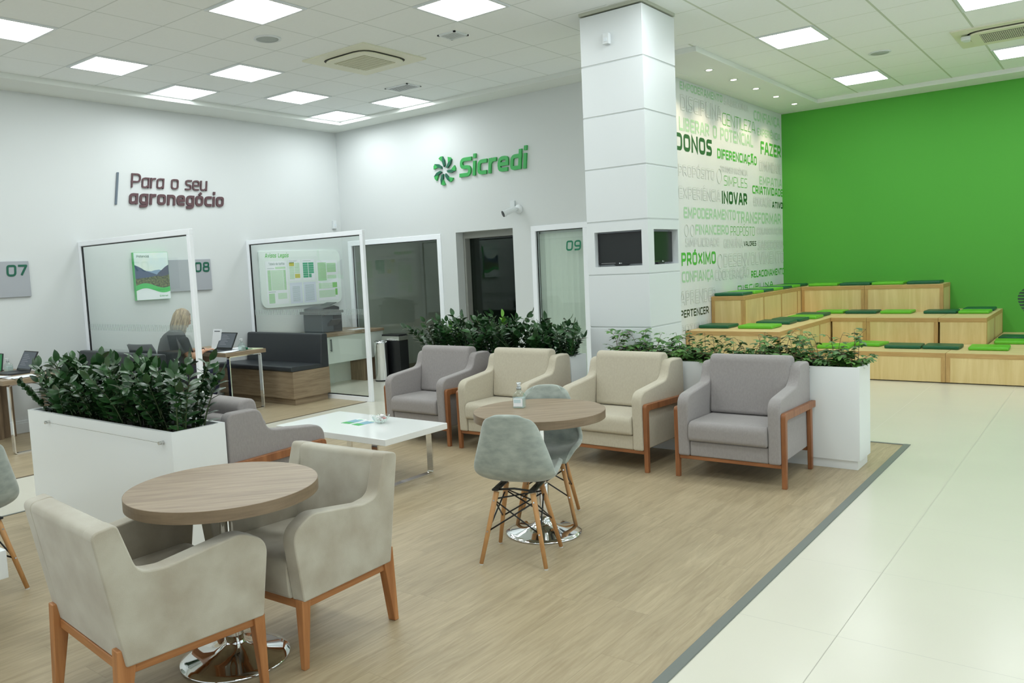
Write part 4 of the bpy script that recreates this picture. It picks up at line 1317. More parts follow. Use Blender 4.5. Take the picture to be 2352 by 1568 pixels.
# ------------------------------------------------------------------ tiered plywood seating
def ply_module(label, x0, x1, y0, y1, h, front=True, side=False, stiles=(1, 1), group='plywood seating modules', back=False):
    t = thing('plywood_bench', label, 'bench', (x0, y0, 0), 0, group)
    W, D = x1 - x0, y1 - y0
    g = 0.0015; tb = 0.055; sw = 0.045
    bm = new(); box(bm, g, W - g, g, D - g, h - tb, h)
    for f in bm.faces:
        n = f.normal
    bm.normal_update()
    for f in bm.faces:
        f.material_index = 0 if abs(f.normal.z) > 0.5 else 1
    O('top_board', bm, [PLYTOP, PLYEDGE], t, bevel=0.002, seg=1)
    bm = new(); box(bm, g + 0.02, W - g - 0.004, g + 0.006, D - g, 0.012, h - tb + 0.001); O('carcass', bm, PLY, t)
    if front:
        for k, sx in enumerate((g, W - g - sw)):
            if not stiles[k]: continue
            bm = new(); box(bm, sx, sx + sw, g, g + 0.02, 0.012, h - tb); O('stile', bm, PLYEDGEV, t)
    if side:
        n = max(1, round(D / 0.85))
        for k in range(n + 1):
            yy = g + (D - 2 * g - sw) * k / n
            if k == 0: yy += 0.021
            bm = new(); box(bm, W - g - 0.02, W - g, yy, yy + sw * 0.7, 0.012, h - tb); O('stile', bm, PLYEDGEV, t)
    return t
Z1, Z2, Z3 = 0.362, 0.700, 1.090
ply_module('lowest plywood step directly behind the ivy planter end', 5.96, 7.62, 7.39, 8.42, Z1)
ply_module('lowest plywood step at the right frame edge', 7.62, 9.45, 7.39, 8.42, Z1)
ply_module('low plywood platform at the foot of the green wall, right of the steps', 7.93, 9.45, 8.42, YG, Z1, front=False)
ply_module('middle plywood step at the inner corner of the steps', 6.06, 6.52, 8.42, 9.55, Z2, stiles=(0, 1))
ply_module('middle plywood step below the two cushions, dark and lime, of the centre', 6.52, 7.38, 8.42, 9.55, Z2)
ply_module('middle plywood step with the exposed right end', 7.38, 7.92, 8.42, YG, Z2, side=True, stiles=(0, 0))
ply_module('middle plywood step at the near end of the left wing', 4.875, 6.06, 6.25, 7.10, Z2, side=True)
ply_module('middle plywood step along the left wing', 5.33, 6.06, 7.10, 9.55, Z2, side=True, front=False)
ply_module('top plywood step along the lettered wall', 4.875, 5.33, 7.10, YG, Z3, side=True, stiles=(1, 1))
ply_module('top plywood step left of centre against the green wall', 5.33, 6.24, 9.55, YG, Z3)
ply_module('top plywood step with the exposed right end against the green wall', 6.24, 7.27, 9.55, YG, Z3, side=True)

def cushion(label, x0, y0, z, dark, rz=0.0, w=0.40, d=0.36, n=[0]):
    m = CUSHD if dark else CUSHL
    bm = new(); prism(bm, fillet([(-w / 2, -d / 2), (w / 2, -d / 2), (w / 2, d / 2), (-w / 2, d / 2)], 0.02, 3), 0.001, 0.042, axis=2)
    o = O('seat_cushion', bm, m, None, bevel=0.014, seg=3, loc=(x0 + w / 2, y0 + d / 2, z), rot=(0, 0, rz))
    tag(o, label, 'cushion', 'vinyl cushions on the plywood steps')
L1 = 'on the lowest plywood step'
cushion('dark green cushion ' + L1 + ', left of its twin', 6.88, 7.74, Z1, 1, 0.02, w=0.41)
cushion('dark green cushion ' + L1 + ', right of its twin', 7.31, 7.76, Z1, 1, -0.02)
cushion('lime cushion ' + L1 + ', frontmost at the right', 7.80, 7.74, Z1, 0, 0.03, w=0.41)
cushion('lime cushion on the low platform behind the frontmost lime one', 7.98, 8.50, Z1, 0, 0.05)
cushion('dark green cushion at the back of the low platform by the green wall', 7.98, 9.05, Z1, 1, -0.04, w=0.42)
cushion('lime cushion half hidden by the ivy at the left of the lowest step', 6.10, 7.55, Z1, 0, 0.1)
cushion('lime cushion behind the tip of the ivy on the lowest step', 6.42, 7.92, Z1, 0, -0.15)
L2 = 'on the middle step'
cushion('lime cushion ' + L2 + ' in the inner corner', 5.66, 9.15, Z2, 0, w=0.38)
cushion('dark green cushion ' + L2 + ', first right of the inner corner', 6.07, 9.12, Z2, 1, w=0.42)
cushion('lime cushion ' + L2 + ' between two dark ones', 6.54, 9.12, Z2, 0)
cushion('dark green cushion ' + L2 + ' right of centre', 7.09, 9.12, Z2, 1)
cushion('lime cushion ' + L2 + ' at its right end', 7.51, 9.10, Z2, 0, w=0.36)
cushion('dark green cushion ' + L2 + ' behind the lime one at its right end', 7.50, 9.60, Z2, 1, w=0.37)
L3 = 'on the left wing'
cushion('dark green cushion ' + L3 + ', nearest at its left corner', 4.90, 6.60, Z2, 1, w=0.40, d=0.38)
cushion('lime cushion ' + L3 + ', nearest at its right corner', 5.42, 6.60, Z2, 0, w=0.44, d=0.38)
cushion('dark green cushion ' + L3 + ' just behind the nearest lime one', 5.42, 7.25, Z2, 1, 0.03, w=0.44)
cushion('dark green cushion ' + L3 + ', second behind the nearest lime one', 5.48, 7.70, Z2, 1, -0.03)
cushion('lime cushion ' + L3 + ' halfway to the inner corner', 5.55, 8.14, Z2, 0)
cushion('dark green cushion ' + L3 + ' closest to the inner corner', 5.52, 8.62, Z2, 1)
L4 = 'on the top step along the lettered wall'
for k, (y, dk, l) in enumerate(((7.14, 1, 'nearest and dark'), (7.58, 0, 'second, lime'), (8.00, 1, 'third, dark'), (8.42, 0, 'fourth, lime'), (8.84, 1, 'fifth, dark'), (9.24, 0, 'sixth, lime'), (9.64, 1, 'last in the corner, dark'))):
    cushion('green vinyl cushion ' + L4 + ', ' + l, 4.90, y, Z3, dk, 0.0, w=0.40, d=0.38)
L5 = 'on the top step against the green wall'
for x, dk, l in ((5.40, 0, 'lime, leftmost'), (5.86, 1, 'dark, second'), (6.31, 0, 'lime, third'), (6.78, 1, 'dark, rightmost')):
    cushion('vinyl cushion ' + L5 + ', ' + l, x, 9.66, Z3, dk, 0.0, w=0.43)

# monstera leaf entering at the right edge
t = thing('potted_monstera', 'dark split leaf plant at the right frame edge before the green wall', 'plant', (8.62, 8.80, Z1))
bm = new(); lathe(bm, [(0, 0), (0.10, 0), (0.14, 0.24), (0.12, 0.24), (0.11, 0.22), (0, 0.22)], 32); O('pot', bm, WHITE, t, smooth=False)
MON = mat('monstera_leaf', rgb(28, 58, 34), 0.3)
def monst(p, d, up, L, W):
    bm = new()
    d = d.normalized(); s = d.cross(up).normalized(); nn = s.cross(d)
    N = 26
    for sd in (-1, 1):
        for k in range(N):
            u0, u1 = k / N, (k + 1) / N
            w0 = W * math.sin(PI * u0 ** 0.7) ** 0.8 if u0 > 0 else 0
            w1 = W * math.sin(PI * u1 ** 0.7) ** 0.8 if u1 < 1 else 0
            cut = 0.42 if k % 3 == 1 and 3 < k < N - 3 else 1.0
            a = p + d * (L * u0); b = p + d * (L * u1)
            c = b + s * sd * w1 * cut + nn * (0.2 * w1) + d * (0.15 * w1)
            e = a + s * sd * w0 * cut + nn * (0.2 * w0) + d * (0.15 * w0)
            vs = [bm.verts.new(q) for q in (a, b, c, e)]
            try: bm.faces.new(vs)
            except ValueError: pass
    bmesh.ops.remove_doubles(bm, verts=bm.verts[:], dist=0.0005)
    return bm
for (px, pz, dx, dz, L) in ((-0.28, 0.70, -0.10, -0.95, 0.34), (-0.18, 0.95, 0.1, 0.9, 0.34), (0.1, 0.8, 0.6, -0.3, 0.34), (0.05, 0.55, -0.2, 0.2, 0.3)):
    bm = monst(Vector((px, 0, pz)), Vector((dx, -0.25, dz)), Vector((0.25, -0.9, 0.2)), L, 0.12)
    O('leaf', bm, MON, t, smooth=True)
    bm = new(); tube(bm, [(0, 0, 0.2), (px * 0.5, 0, pz * 0.7 + 0.1), (px, 0, pz)], 0.008, 6, r1=0.004); O('leaf_stalk', bm, STEMG, t, smooth=True)

# ------------------------------------------------------------------ lettering on the walls
TXT = {'D': (mat('print_dark_green', rgb(38, 96, 46), 0.5), 0.235), 'G': (mat('print_green', rgb(84, 180, 70), 0.5), 0.215), 'T': (mat('print_thin_green', rgb(112, 190, 96), 0.5), 0.075),
       'P': (mat('print_pale_green', rgb(170, 208, 174), 0.5), 0.20), 'O': (mat('print_outline', rgb(188, 196, 186), 0.5), 0.20), 'K': (mat('print_black_green', rgb(44, 66, 40), 0.5), 0.19)}
WORDS=[('EMPODERAMENTO', 'P', 6.269, 7.656, 3.744, 0.101),
 ('DISCIPLINA', 'O', 6.274, 7.617, 3.484, 0.202),
 ('SABEDORIA', 'O', 7.709, 8.659, 3.732, 0.095),
 ('CONFIANÇA', 'P', 8.881, 10.049, 3.643, 0.15),
 ('GENTILEZA', 'T', 7.641, 8.932, 3.445, 0.17),
 ('LIBERAR O POTENCIAL', 'P', 6.218, 8.828, 3.231, 0.172),
 ('EXPERIÊNCIA', 'P', 9.026, 10.075, 3.43, 0.118),
 ('FAZER', 'G', 9.155, 10.099, 3.16, 0.2),
 ('DONOS', 'D', 6.096, 7.246, 2.982, 0.218),
 ('DIFERENCIAÇÃO', 'G', 7.435, 8.971, 2.972, 0.137),
 ('COMUNIDADE', 'O', 9.079, 10.087, 2.903, 0.158),
 ('TRANSPARÊNCIA', 'O', 7.528, 8.581, 2.792, 0.087),
 ('PROPÓSITO', 'O', 6.16, 7.317, 2.665, 0.145),
 ('SIMPLES', 'T', 7.652, 8.556, 2.613, 0.139),
 ('INOVAR', 'D', 7.568, 8.543, 2.359, 0.177),
 ('EMPATIA', 'P', 9.074, 10.127, 2.693, 0.131),
 ('CRIATIVIDADE', 'G', 8.765, 10.179, 2.545, 0.124),
 ('ATIVO', 'D', 9.641, 10.152, 2.351, 0.103),
 ('EDUCAÇÃO', 'O', 8.805, 9.604, 2.363, 0.134),
 ('EXPERIÊNCIA', 'O', 6.158, 7.512, 2.381, 0.158),
 ('EMPODERAMENTO', 'P', 6.295, 8.065, 2.136, 0.144),
 ('TRANSFORMAR', 'P', 8.11, 10.043, 2.097, 0.171),
 ('FINANCEIRO', 'P', 6.645, 7.787, 1.928, 0.134),
 ('PROPÓSITO', 'T', 7.86, 8.832, 1.915, 0.133),
 ('COLABORAÇÃO', 'O', 8.934, 10.133, 1.938, 0.098),
 ('SIMPLICIDADE', 'O', 6.32, 7.436, 1.773, 0.111),
 ('GENUÍNA', 'O', 7.591, 8.337, 1.743, 0.122),
 ('VALORES', 'K', 8.37, 8.891, 1.761, 0.072),
 ('SABEDORIA', 'O', 8.956, 10.162, 1.699, 0.138),
 ('PRÓXIMO', 'G', 6.189, 7.299, 1.532, 0.169),
 ('DESENVOLVIMENTO', 'O', 7.578, 10.17, 1.475, 0.185),
 ('CONFIANÇA', 'P', 6.187, 7.205, 1.318, 0.143),
 ('COOPERAÇÃO', 'O', 7.26, 8.57, 1.299, 0.144),
 ('RELACIONAMENTO', 'G', 8.652, 10.182, 1.28, 0.107),
 ('DISCIPLINA', 'G', 8.088, 9.638, 1.112, 0.077),
 ('APRENDER', 'O', 6.129, 7.282, 1.029, 0.181),
 ('PERTENCER', 'K', 6.118, 7.016, 0.868, 0.1),
 ('POTENCIAL', 'O', 6.107, 7.261, 0.662, 0.113)]
for (s, st, y0, y1, zb, hh) in WORDS:
    m, wt = TXT[st]
    if st == 'O':
        letter('printed_word', s, m, wall_text, (XT + 0.0012, y0, zb), (0, 1, 0), (0, 0, 1), y1 - y0, hh, t=wt, outline=TEXTWALL)
    else:
        letter('printed_word', s, m, wall_text, (XT + 0.0015, y0, zb), (0, 1, 0), (0, 0, 1), y1 - y0, hh, t=wt)
def icon(y, z, r):
    bm = new()
    pts = [(XT + 0.002, y + r * math.cos(a), z + r * 1.25 * math.sin(a)) for a in [2 * PI * k / 20 for k in range(21)]]
    tube(bm, pts, 0.004, 4)
    O('printed_symbol', bm, TXT['O'][0], wall_text)
icon(7.48, 2.73, 0.08); icon(6.36, 1.98, 0.06); icon(6.54, 1.98, 0.06); icon(7.45, 1.56, 0.08)

BROWN = mat('sign_brown', rgb(92, 66, 70), 0.45); SG = mat('sign_green', rgb(56, 168, 84), 0.4); SD = mat('sign_dark_green', rgb(22, 98, 72), 0.4)
t = thing('wall_slogan', 'brown raised slogan Para o seu agronegócio with a grey upright bar', 'wall sign', (XW, 2.4, 2.63))
letter('light_lettering', 'Para o seu', BROWN, t, (XW + 0.001, 1.895, 2.855), (0, 1, 0), (0, 0, 1), 1.09, 0.180, t=0.115, shear=0.14, depth=0.022)
letter('bold_lettering', 'agronegócio', BROWN, t, (XW + 0.001, 1.850, 2.645), (0, 1, 0), (0, 0, 1), 1.38, 0.180, t=0.20, shear=0.14, depth=0.022)
bm = new()
A = [(1.665, 2.635), (1.690, 2.635), (1.750, 3.035), (1.725, 3.035)]
prism(bm, [(a - 2.4, b - 2.63) for a, b in A], 0.001, 0.02, axis=0); O('bar', bm, mat('bar_grey', rgb(104, 116, 128), 0.4), t, bevel=0.002, seg=1)

t = thing('wall_logo_sign', 'green raised Sicredi sign with a pinwheel emblem on the back wall', 'wall sign', (2.3, YW, 2.84))
letter('lettering', 'Sicredi', SG, t, (1.965, YW - 0.001, 2.905), (1, 0, 0), (0, 0, 1), 1.13, 0.262, t=0.195, shear=0.10, depth=0.028)
cx, cz, R = 1.685 - 2.3, 3.032 - 2.84, 0.205
for k in range(7):
    th = math.radians(98 - k * 360 / 7)
    def q(r, a): return (cx + R * r * math.cos(th + a), cz + R * r * math.sin(th + a))
    inner = q(0.26, -0.30)
    dark = [q(0.24, -0.05), q(0.38, -0.40), q(0.70, -0.24), q(0.99, -0.04), q(0.62, 0.08)]
    light = [q(0.99, -0.04), q(1.02, 0.15), q(0.97, 0.35), q(0.62, 0.08)]
    bm = new(); prism(bm, light, -0.028, -0.001, axis=1); O('emblem_petal', bm, SG, t)
    bm = new(); prism(bm, dark, -0.031, -0.001, axis=1); O('emblem_petal', bm, SD, t)

PLQ = mat('plaque_grey', rgb(164, 168, 174), 0.5); PND = mat('plaque_number', rgb(16, 92, 70), 0.4)
def plaque(label, y0, y1, z0, z1, num, ny, nz, nw, nh):
    t = thing('number_plaque', label, 'number sign', (XW, y0, z0))
    bm = new(); box(bm, 0.001, 0.025, 0, y1 - y0, 0, z1 - z0); O('plate', bm, PLQ, t, bevel=0.003, seg=1)
    letter('numeral', num, PND, t, (XW + 0.026, ny, nz), (0, 1, 0), (0, 0, 1), nw, nh, t=0.18, shear=0.06, depth=0.003)
plaque('grey wall plaque numbered 07 at the left frame edge', -0.10, 0.57, 1.555, 1.96, '07', 0.32, 1.79, 0.225, 0.13)
plaque('grey wall plaque numbered 08 beside the landscape poster', 2.28, 2.955, 1.51, 1.93, '08', 2.70, 1.755, 0.225, 0.135)

# landscape poster
t = thing('wall_poster', 'landscape poster with mountains and a green wave on the left wall', 'poster', (XW, 1.83, 1.425))
PW, PH = 0.475, 0.61
bm = new(); box(bm, 0.001, 0.045, 0, PW, 0, PH); O('board', bm, mat('poster_green_side', rgb(90, 196, 110), 0.5), t)
def flat(name, pts, x, m):
    bm = new(); bm.faces.new([bm.verts.new((x, p[0] * PW, p[1] * PH)) for p in pts]); return O(name, bm, m, t)
flat('sky_print', [(0.01, 0.005), (0.995, 0.005), (0.995, 0.995), (0.01, 0.995)], 0.0455, mat('poster_sky', rgb(206, 232, 240), 0.35, noise=0.2, nscale=4, col2=rgb(232, 242, 232)))
flat('far_hill_print', [(0.2, 0.45), (0.9, 0.45), (0.9, 0.57), (0.72, 0.63), (0.58, 0.62), (0.48, 0.60), (0.36, 0.61), (0.2, 0.55)], 0.0460, mat('poster_hill_far', rgb(134, 162, 190), 0.4))
flat('left_hill_print', [(0.01, 0.4), (0.75, 0.4), (0.66, 0.52), (0.5, 0.565), (0.36, 0.60), (0.27, 0.63), (0.2, 0.67), (0.1, 0.71), (0.01, 0.74)], 0.0464, mat('poster_hill_left', rgb(74, 92, 122), 0.4))
flat('right_hill_print', [(0.55, 0.4), (0.995, 0.4), (0.995, 0.73), (0.88, 0.68), (0.80, 0.63), (0.74, 0.60), (0.66, 0.55)], 0.0468, mat('poster_hill_right', rgb(76, 84, 104), 0.4))
flat('forest_print', [(0.01, 0.2), (0.995, 0.2), (0.995, 0.52), (0.8, 0.485), (0.6, 0.50), (0.4, 0.475), (0.2, 0.465), (0.01, 0.45)], 0.0472, mat('poster_forest', rgb(128, 136, 84), 0.5, noise=0.6, nscale=42, col2=rgb(50, 60, 44)))
wave = [(0.01 + 0.985 * k / 16, 0.205 + 0.055 * math.sin(PI * 2 * (k / 16) * 0.9 + 0.1)) for k in range(17)]
flat('wave_print', [(a, b + 0.095 - 0.02 * (a - 0.5) * 0) for a, b in wave][::-1] + [(a, b - 0.01) for a, b in wave], 0.0476, mat('poster_wave', rgb(74, 196, 100), 0.4))
flat('white_print', [(0.01, 0.005), (0.995, 0.005)] + [(a, b - 0.012) for a, b in wave][::-1], 0.0480, mat('poster_white', rgb(236, 242, 244), 0.4))
letter('poster_title', 'Potencial', PND, t, (XW + 0.0482, 1.83 + 0.04, 1.425 + 0.545), (0, 1, 0), (0, 0, 1), 0.17, 0.030, t=0.13)
letter('poster_logo', 'Sicredi', SG, t, (XW + 0.0486, 1.83 + 0.35, 1.425 + 0.035), (0, 1, 0), (0, 0, 1), 0.085, 0.018, t=0.2)
bm = new(); lathe(bm, [(0.007, 0), (0.012, 0), (0.012, 0.0005), (0.007, 0.0005)], 14, cap=False); O('poster_symbol', bm, SG, t, loc=(0.0486, 0.33, 0.044), rot=(0, PI / 2, 0))

# notice board
t = thing('notice_board', 'white rounded board of legal notices headed Avisos Legais', 'notice board', (XW, 3.76, 1.185))
BW, BH = 1.56, 0.84
bm = new(); prism(bm, fillet([(0, 0), (BW, 0), (BW, BH), (0, BH)], [0.13, 0.13, 0.13, 0.03], 8), 0.001, 0.028, axis=0); O('board', bm, mat('board_white', rgb(232, 240, 236), 0.35), t, bevel=0.004)
def ny(y): return y - 3.76
def nz(z): return z - 1.185
letter('board_title', 'Avisos Legais', mat('title_green', rgb(88, 190, 70), 0.4), t, (XW + 0.0285, 3.865, 1.925), (0, 1, 0), (0, 0, 1), 0.43, 0.062, t=0.19, shear=0.10)
GR1 = mat('table_pale', rgb(196, 228, 192), 0.5); GR2 = mat('table_mid', rgb(160, 212, 150), 0.5); GR3 = mat('table_lime', rgb(124, 200, 96), 0.5); GR4 = mat('table_teal', rgb(66, 170, 128), 0.5)
YEL = mat('table_yellow', rgb(206, 200, 86), 0.5); LIL = mat('sheet_lilac', rgb(222, 228, 240), 0.5); TXG = mat('small_print', rgb(150, 172, 166), 0.6); OLV = mat('table_olive', rgb(110, 130, 60), 0.5)
def sheet(label, y0, y1, z0, z1, base, strips):
    bm = new(); x = 0.0285
    mats = [base]
    box(bm, x, x + 0.0012, ny(y0), ny(y1), nz(z0), nz(z1), 0)
    for (a0, a1, b0, b1, m) in strips:
        if m not in mats: mats.append(m)
        box(bm, x + 0.0012, x + 0.0018, ny(y0) + a0 * (y1 - y0), ny(y0) + a1 * (y1 - y0), nz(z0) + b0 * (z1 - z0), nz(z0) + b1 * (z1 - z0), mats.index(m))
    o = O('notice_sheet', bm, mats, t); o['label'] = label
def rows(a0, a1, b0, b1, n, m, gap=0.25):
    h = (b1 - b0) / n
    return [(a0, a1, b0 + h * k, b0 + h * (k + 1 - gap), m) for k in range(n)]
rnd = random.Random(8)
sheet('tariff table sheet with pale green rows', 3.86, 4.25, 1.235, 1.87, PAPER,
      rows(0.08, 0.22, 0.33, 0.80, 16, GR2) + rows(0.24, 0.80, 0.33, 0.80, 16, GR1) + rows(0.82, 0.93, 0.33, 0.80, 16, GR2) + rows(0.08, 0.35, 0.03, 0.26, 8, GR2) + rows(0.5, 0.93, 0.12, 0.26, 5, GR1) + [(0.08, 0.4, 0.285, 0.295, TXG), (0.08, 0.4, 0.83, 0.84, TXG), (0.45, 0.93, 0.82, 0.87, GR1)])
letter('sheet_title', 'Tabela de tarifas', TXG, t, (XW + 0.031, 3.92, 1.815), (0, 1, 0), (0, 0, 1), 0.29, 0.036, t=0.15)
sheet('small sheet with two yellow blocks', 4.285, 4.51, 1.57, 1.885, PAPER, rows(0.05, 0.46, 0.08, 0.70, 12, GR1) + rows(0.5, 0.93, 0.35, 0.86, 12, GR1) + [(0.05, 0.46, 0.70, 0.84, YEL), (0.05, 0.46, 0.84, 0.88, OLV), (0.5, 0.93, 0.12, 0.32, YEL), (0.05, 0.7, 0.93, 0.95, TXG)])
sheet('small sheet with a teal table', 4.545, 4.785, 1.57, 1.885, PAPER, rows(0.05, 0.46, 0.12, 0.86, 7, GR4, 0.1) + rows(0.5, 0.93, 0.32, 0.86, 5, GR4, 0.1) + [(0.5, 0.72, 0.12, 0.3, GR4), (0.05, 0.7, 0.92, 0.94, TXG)])
sheet('pale lilac text sheet on the left', 4.285, 4.52, 1.225, 1.54, LIL, rows(0.2, 0.8, 0.1, 0.85, 16, TXG, 0.7))
sheet('pale lilac text sheet on the right', 4.545, 4.79, 1.225, 1.54, LIL, rows(0.12, 0.85, 0.1, 0.9, 15, TXG, 0.7))
sheet('wide green table sheet on the right', 4.83, 5.25, 1.235, 1.865, PAPER,
      rows(0.04, 0.45, 0.50, 0.95, 14, GR2) + rows(0.48, 0.93, 0.70, 0.93, 8, GR2) + rows(0.48, 0.93, 0.54, 0.63, 4, GR1) + rows(0.04, 0.72, 0.30, 0.44, 5, GR1) + [(0.72, 0.95, 0.31, 0.44, GR3)] + rows(0.04, 0.84, 0.08, 0.26, 6, GR1) + [(0.84, 0.95, 0.12, 0.28, GR3)])

# ------------------------------------------------------------------ glass partitions of the desks
def partition(label, x0, x1, y, h):
    t = thing('glass_partition', label, 'partition', (x0, y, 0))
    W = x1 - x0; b = 0.058; D = 0.045
    bm = new()
    box(bm, 0, W, 0, D, h - b, h); box(bm, 0, b, 0, D, 0, h - b); box(bm, W - b, W, 0, D, 0, h - b); box(bm, b, W - b, 0, D, 0, b)
    O('frame', bm, ALU, t, bevel=0.003, seg=1)
    bm = new(); q = b + 0.012
    box(bm, b, W - b, D * 0.3, D * 0.7, h - q, h - b); box(bm, b, q, D * 0.3, D * 0.7, b, h - q); box(bm, W - q, W - b, D * 0.3, D * 0.7, b, h - q); box(bm, q, W - q, D * 0.3, D * 0.7, b, q)
    O('seal', bm, BLACKM, t)
    bm = new(); box(bm, q, W - q, D * 0.45, D * 0.55, q, h - q); O('pane', bm, GLASS, t)
    bm = new()
    n = 110; z0, z1 = 1.11, 1.185
    for k in range(n):
        x = q + (W - 2 * q) * (k + 0.5) / n
        prism(bm, [(x - 0.0045, z0), (x + 0.0045, z0), (x + 0.0045, z1), (x - 0.0045, z1)], D * 0.42, D * 0.44, axis=1)
    o = O('frosted_strip', bm, FROST, t); o['kind'] = 'stuff'
    return t
partition('white framed glass partition nearer the viewer, left of the seated person', XW + 0.003, 1.82, 1.16, 2.176)
partition('white framed glass partition by the inner room corner, before the notice board', XW + 0.003, 1.83, 3.57, 2.176)

# ------------------------------------------------------------------ desks, benches and what stands on them
def desk(label, x0, x1, y0, y1, z, leg_x):
    t = thing('office_desk', label, 'desk', (x0, y0, 0))
    W, D = x1 - x0, y1 - y0
    bm = new(); box(bm, 0, W, 0, D, z - 0.048, z); O('desktop', bm, DESKWOOD, t, bevel=0.002, seg=1)
    loop_leg(t, leg_x - x0, 0.06, D - 0.06, z - 0.048, 0.055, 0.012, CHROME)
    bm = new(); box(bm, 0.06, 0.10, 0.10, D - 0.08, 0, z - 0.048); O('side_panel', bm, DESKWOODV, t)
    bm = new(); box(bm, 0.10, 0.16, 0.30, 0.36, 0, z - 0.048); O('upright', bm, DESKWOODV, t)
    return t
desk('wooden desk the seated person works at', XW + 0.14, 0.81, 2.165, 2.76, 0.75, 0.765)
desk('wooden desk with an open laptop at the left frame edge', XW + 0.04, 0.67, -0.29, 0.30, 0.75, 0.62)

def booth(label, x0, x1, y0, y1):
    """seat faces -Y"""
    t = thing('booth_bench', label, 'bench', (x0, y0, 0))
    W, D = x1 - x0, y1 - y0
    bm = new(); box(bm, 0.03, W - 0.03, 0.06, D - 0.03, 0, 0.085); O('plinth', bm, DESKWOOD, t)
    bm = new(); box(bm, 0, W, 0.02, D, 0.085, 0.43); O('base', bm, DESKWOOD, t)
    bm = new(); prism(bm, fillet([(0.0, 0.432), (0.0, 0.50), (D - 0.10, 0.485), (D - 0.10, 0.432)], [0.02, 0.03, 0.01, 0.0]), 0.0, W, axis=0); O('seat_cushion', bm, LEATHER, t, bevel=0.012, seg=3)
    bm = new(); prism(bm, fillet([(D - 0.14, 0.48), (D - 0.10, 0.875), (D, 0.875), (D, 0.432), (D - 0.099, 0.432)], [0.03, 0.03, 0.03, 0, 0]), 0.0, W, axis=0); O('backrest', bm, LEATHER, t, bevel=0.012, seg=3)
    return t
booth('black leather booth bench on a wood base against the far glass partition', XW + 0.05, 1.08, 2.92, 3.55)
booth('black leather booth bench beyond the left planter, against the near glass partition', XW + 0.05, 1.24, 0.54, 1.14)

def laptop(label, x, y, z, rz):
    t = thing('laptop', label, 'laptop', (x, y, z), rz)
    w, d = 0.33, 0.22
    bm = new(); box(bm, -w / 2, w / 2, -d, 0, 0.002, 0.020); O('base', bm, DARKP, t, bevel=0.004)
    bm = new()
    for i in range(5):
        for j in range(13):
            box(bm, -0.14 + j * 0.0218, -0.14 + j * 0.0218 + 0.018, -0.10 + i * 0.019, -0.10 + i * 0.019 + 0.015, 0.020, 0.0215)
    O('keyboard', bm, BLACKP, t)['kind'] = 'stuff'
    lid = new(); box(lid, -w / 2, w / 2, -0.008, 0.004, 0.0, 0.225)
    lo = O('lid', lid, BLACKP, t, bevel=0.003, loc=(0, 0.002, 0.018), rot=(math.radians(-27), 0, 0))
    bm = new(); box(bm, -w / 2 + 0.015, w / 2 - 0.015, -0.0095, -0.0078, 0.022, 0.212); O('screen', bm, emis('laptop_screen_%d' % (int(x * 100)), (0.20, 0.24, 0.26, 1), 0.55), lo)
    bm = new()
    for k in range(7): box(bm, -0.12, -0.12 + 0.10 + 0.09 * ((k * 37) % 5) / 5, -0.0102, -0.0096, 0.180 - 0.02 * k, 0.184 - 0.02 * k)
    O('screen_lines', bm, emis('laptop_text_%d' % (int(x * 100)), (0.5, 0.55, 0.6, 1), 0.5), lo)
    return t
laptop('open black laptop in front of the seated person', 0.44, 2.40, 0.75, 0.0)
laptop('open black laptop on the desk at the left frame edge', 0.03, 0.17, 0.75, 0.0)
bottle('clear pump bottle on the desk of the seated person', (0.72, 2.47, 0.75), 0.2, h=0.15, label_on=False)
bottle('clear pump bottle on the desk at the left frame edge', (-0.22, 0.12, 0.75), 0.2, h=0.15, label_on=False)
def papers(label, x, y, z, w, d, rz, n=3):
    t = thing('paper_stack', label, 'papers', (x, y, z), rz)
    for k in range(n):
        bm = new(); box(bm, -w / 2, w / 2, -d / 2, d / 2, 0.002 * k, 0.002 * k + 0.0018)
        O('sheet', bm, PAPER, t, rot=(0, 0, 0.09 * (k - 1)), loc=(0.012 * k, 0, 0))
papers('loose white papers beside the laptop of the seated person', 0.62, 2.32, 0.75, 0.21, 0.28, 0.3, 4)
papers('white papers behind the laptop on the occupied desk', 0.40, 2.62, 0.75, 0.3, 0.21, -0.2, 3)
papers('white papers at the near edge of the left desk', 0.47, -0.03, 0.75, 0.21, 0.30, 0.0, 4)
papers('thick white pad on the left desk beside the laptop', 0.22, -0.18, 0.75, 0.2, 0.14, 0.0, 6)
t = thing('clipboard', 'flat green edged clipboard at the far end of the occupied desk', 'clipboard', (0.68, 2.64, 0.75), 0.1)
bm = new(); box(bm, -0.10, 0.10, -0.06, 0.10, 0, 0.006); O('board', bm, mat('card_pale', rgb(196, 206, 170), 0.5), t)
bm = new(); box(bm, -0.09, 0.03, -0.05, -0.01, 0.006, 0.009); O('clip', bm, SD, t)
t = thing('document_stand', 'white upright document holder behind the laptop, by the frame post', 'document holder', (0.22, 2.42, 0.75), 0.0)
bm = new(); box(bm, -0.09, 0.09, 0, 0.006, 0, 0.27); O('upright_sheet', bm, PAPER, t, rot=(-0.2, 0, 0.0))
bm = new(); box(bm, -0.09, 0.09, -0.03, 0.06, 0, 0.008); O('foot', bm, WHITE, t)
bm = new(); box(bm, -0.06, 0.06, -0.001, 0.0, 0.235, 0.245); O('printed_line', bm, DARKP, t, rot=(-0.2, 0, 0))
t = thing('tape_dispenser', 'small green tape dispenser beside the pump bottle', 'tape dispenser', (0.64, 2.56, 0.75), 0.2)
bm = new(); prism(bm, fillet([(-0.05, 0), (0.05, 0), (0.045, 0.03), (-0.02, 0.035)], 0.01), -0.015, 0.015, axis=1); O('body', bm, SD, t, bevel=0.003, seg=2)
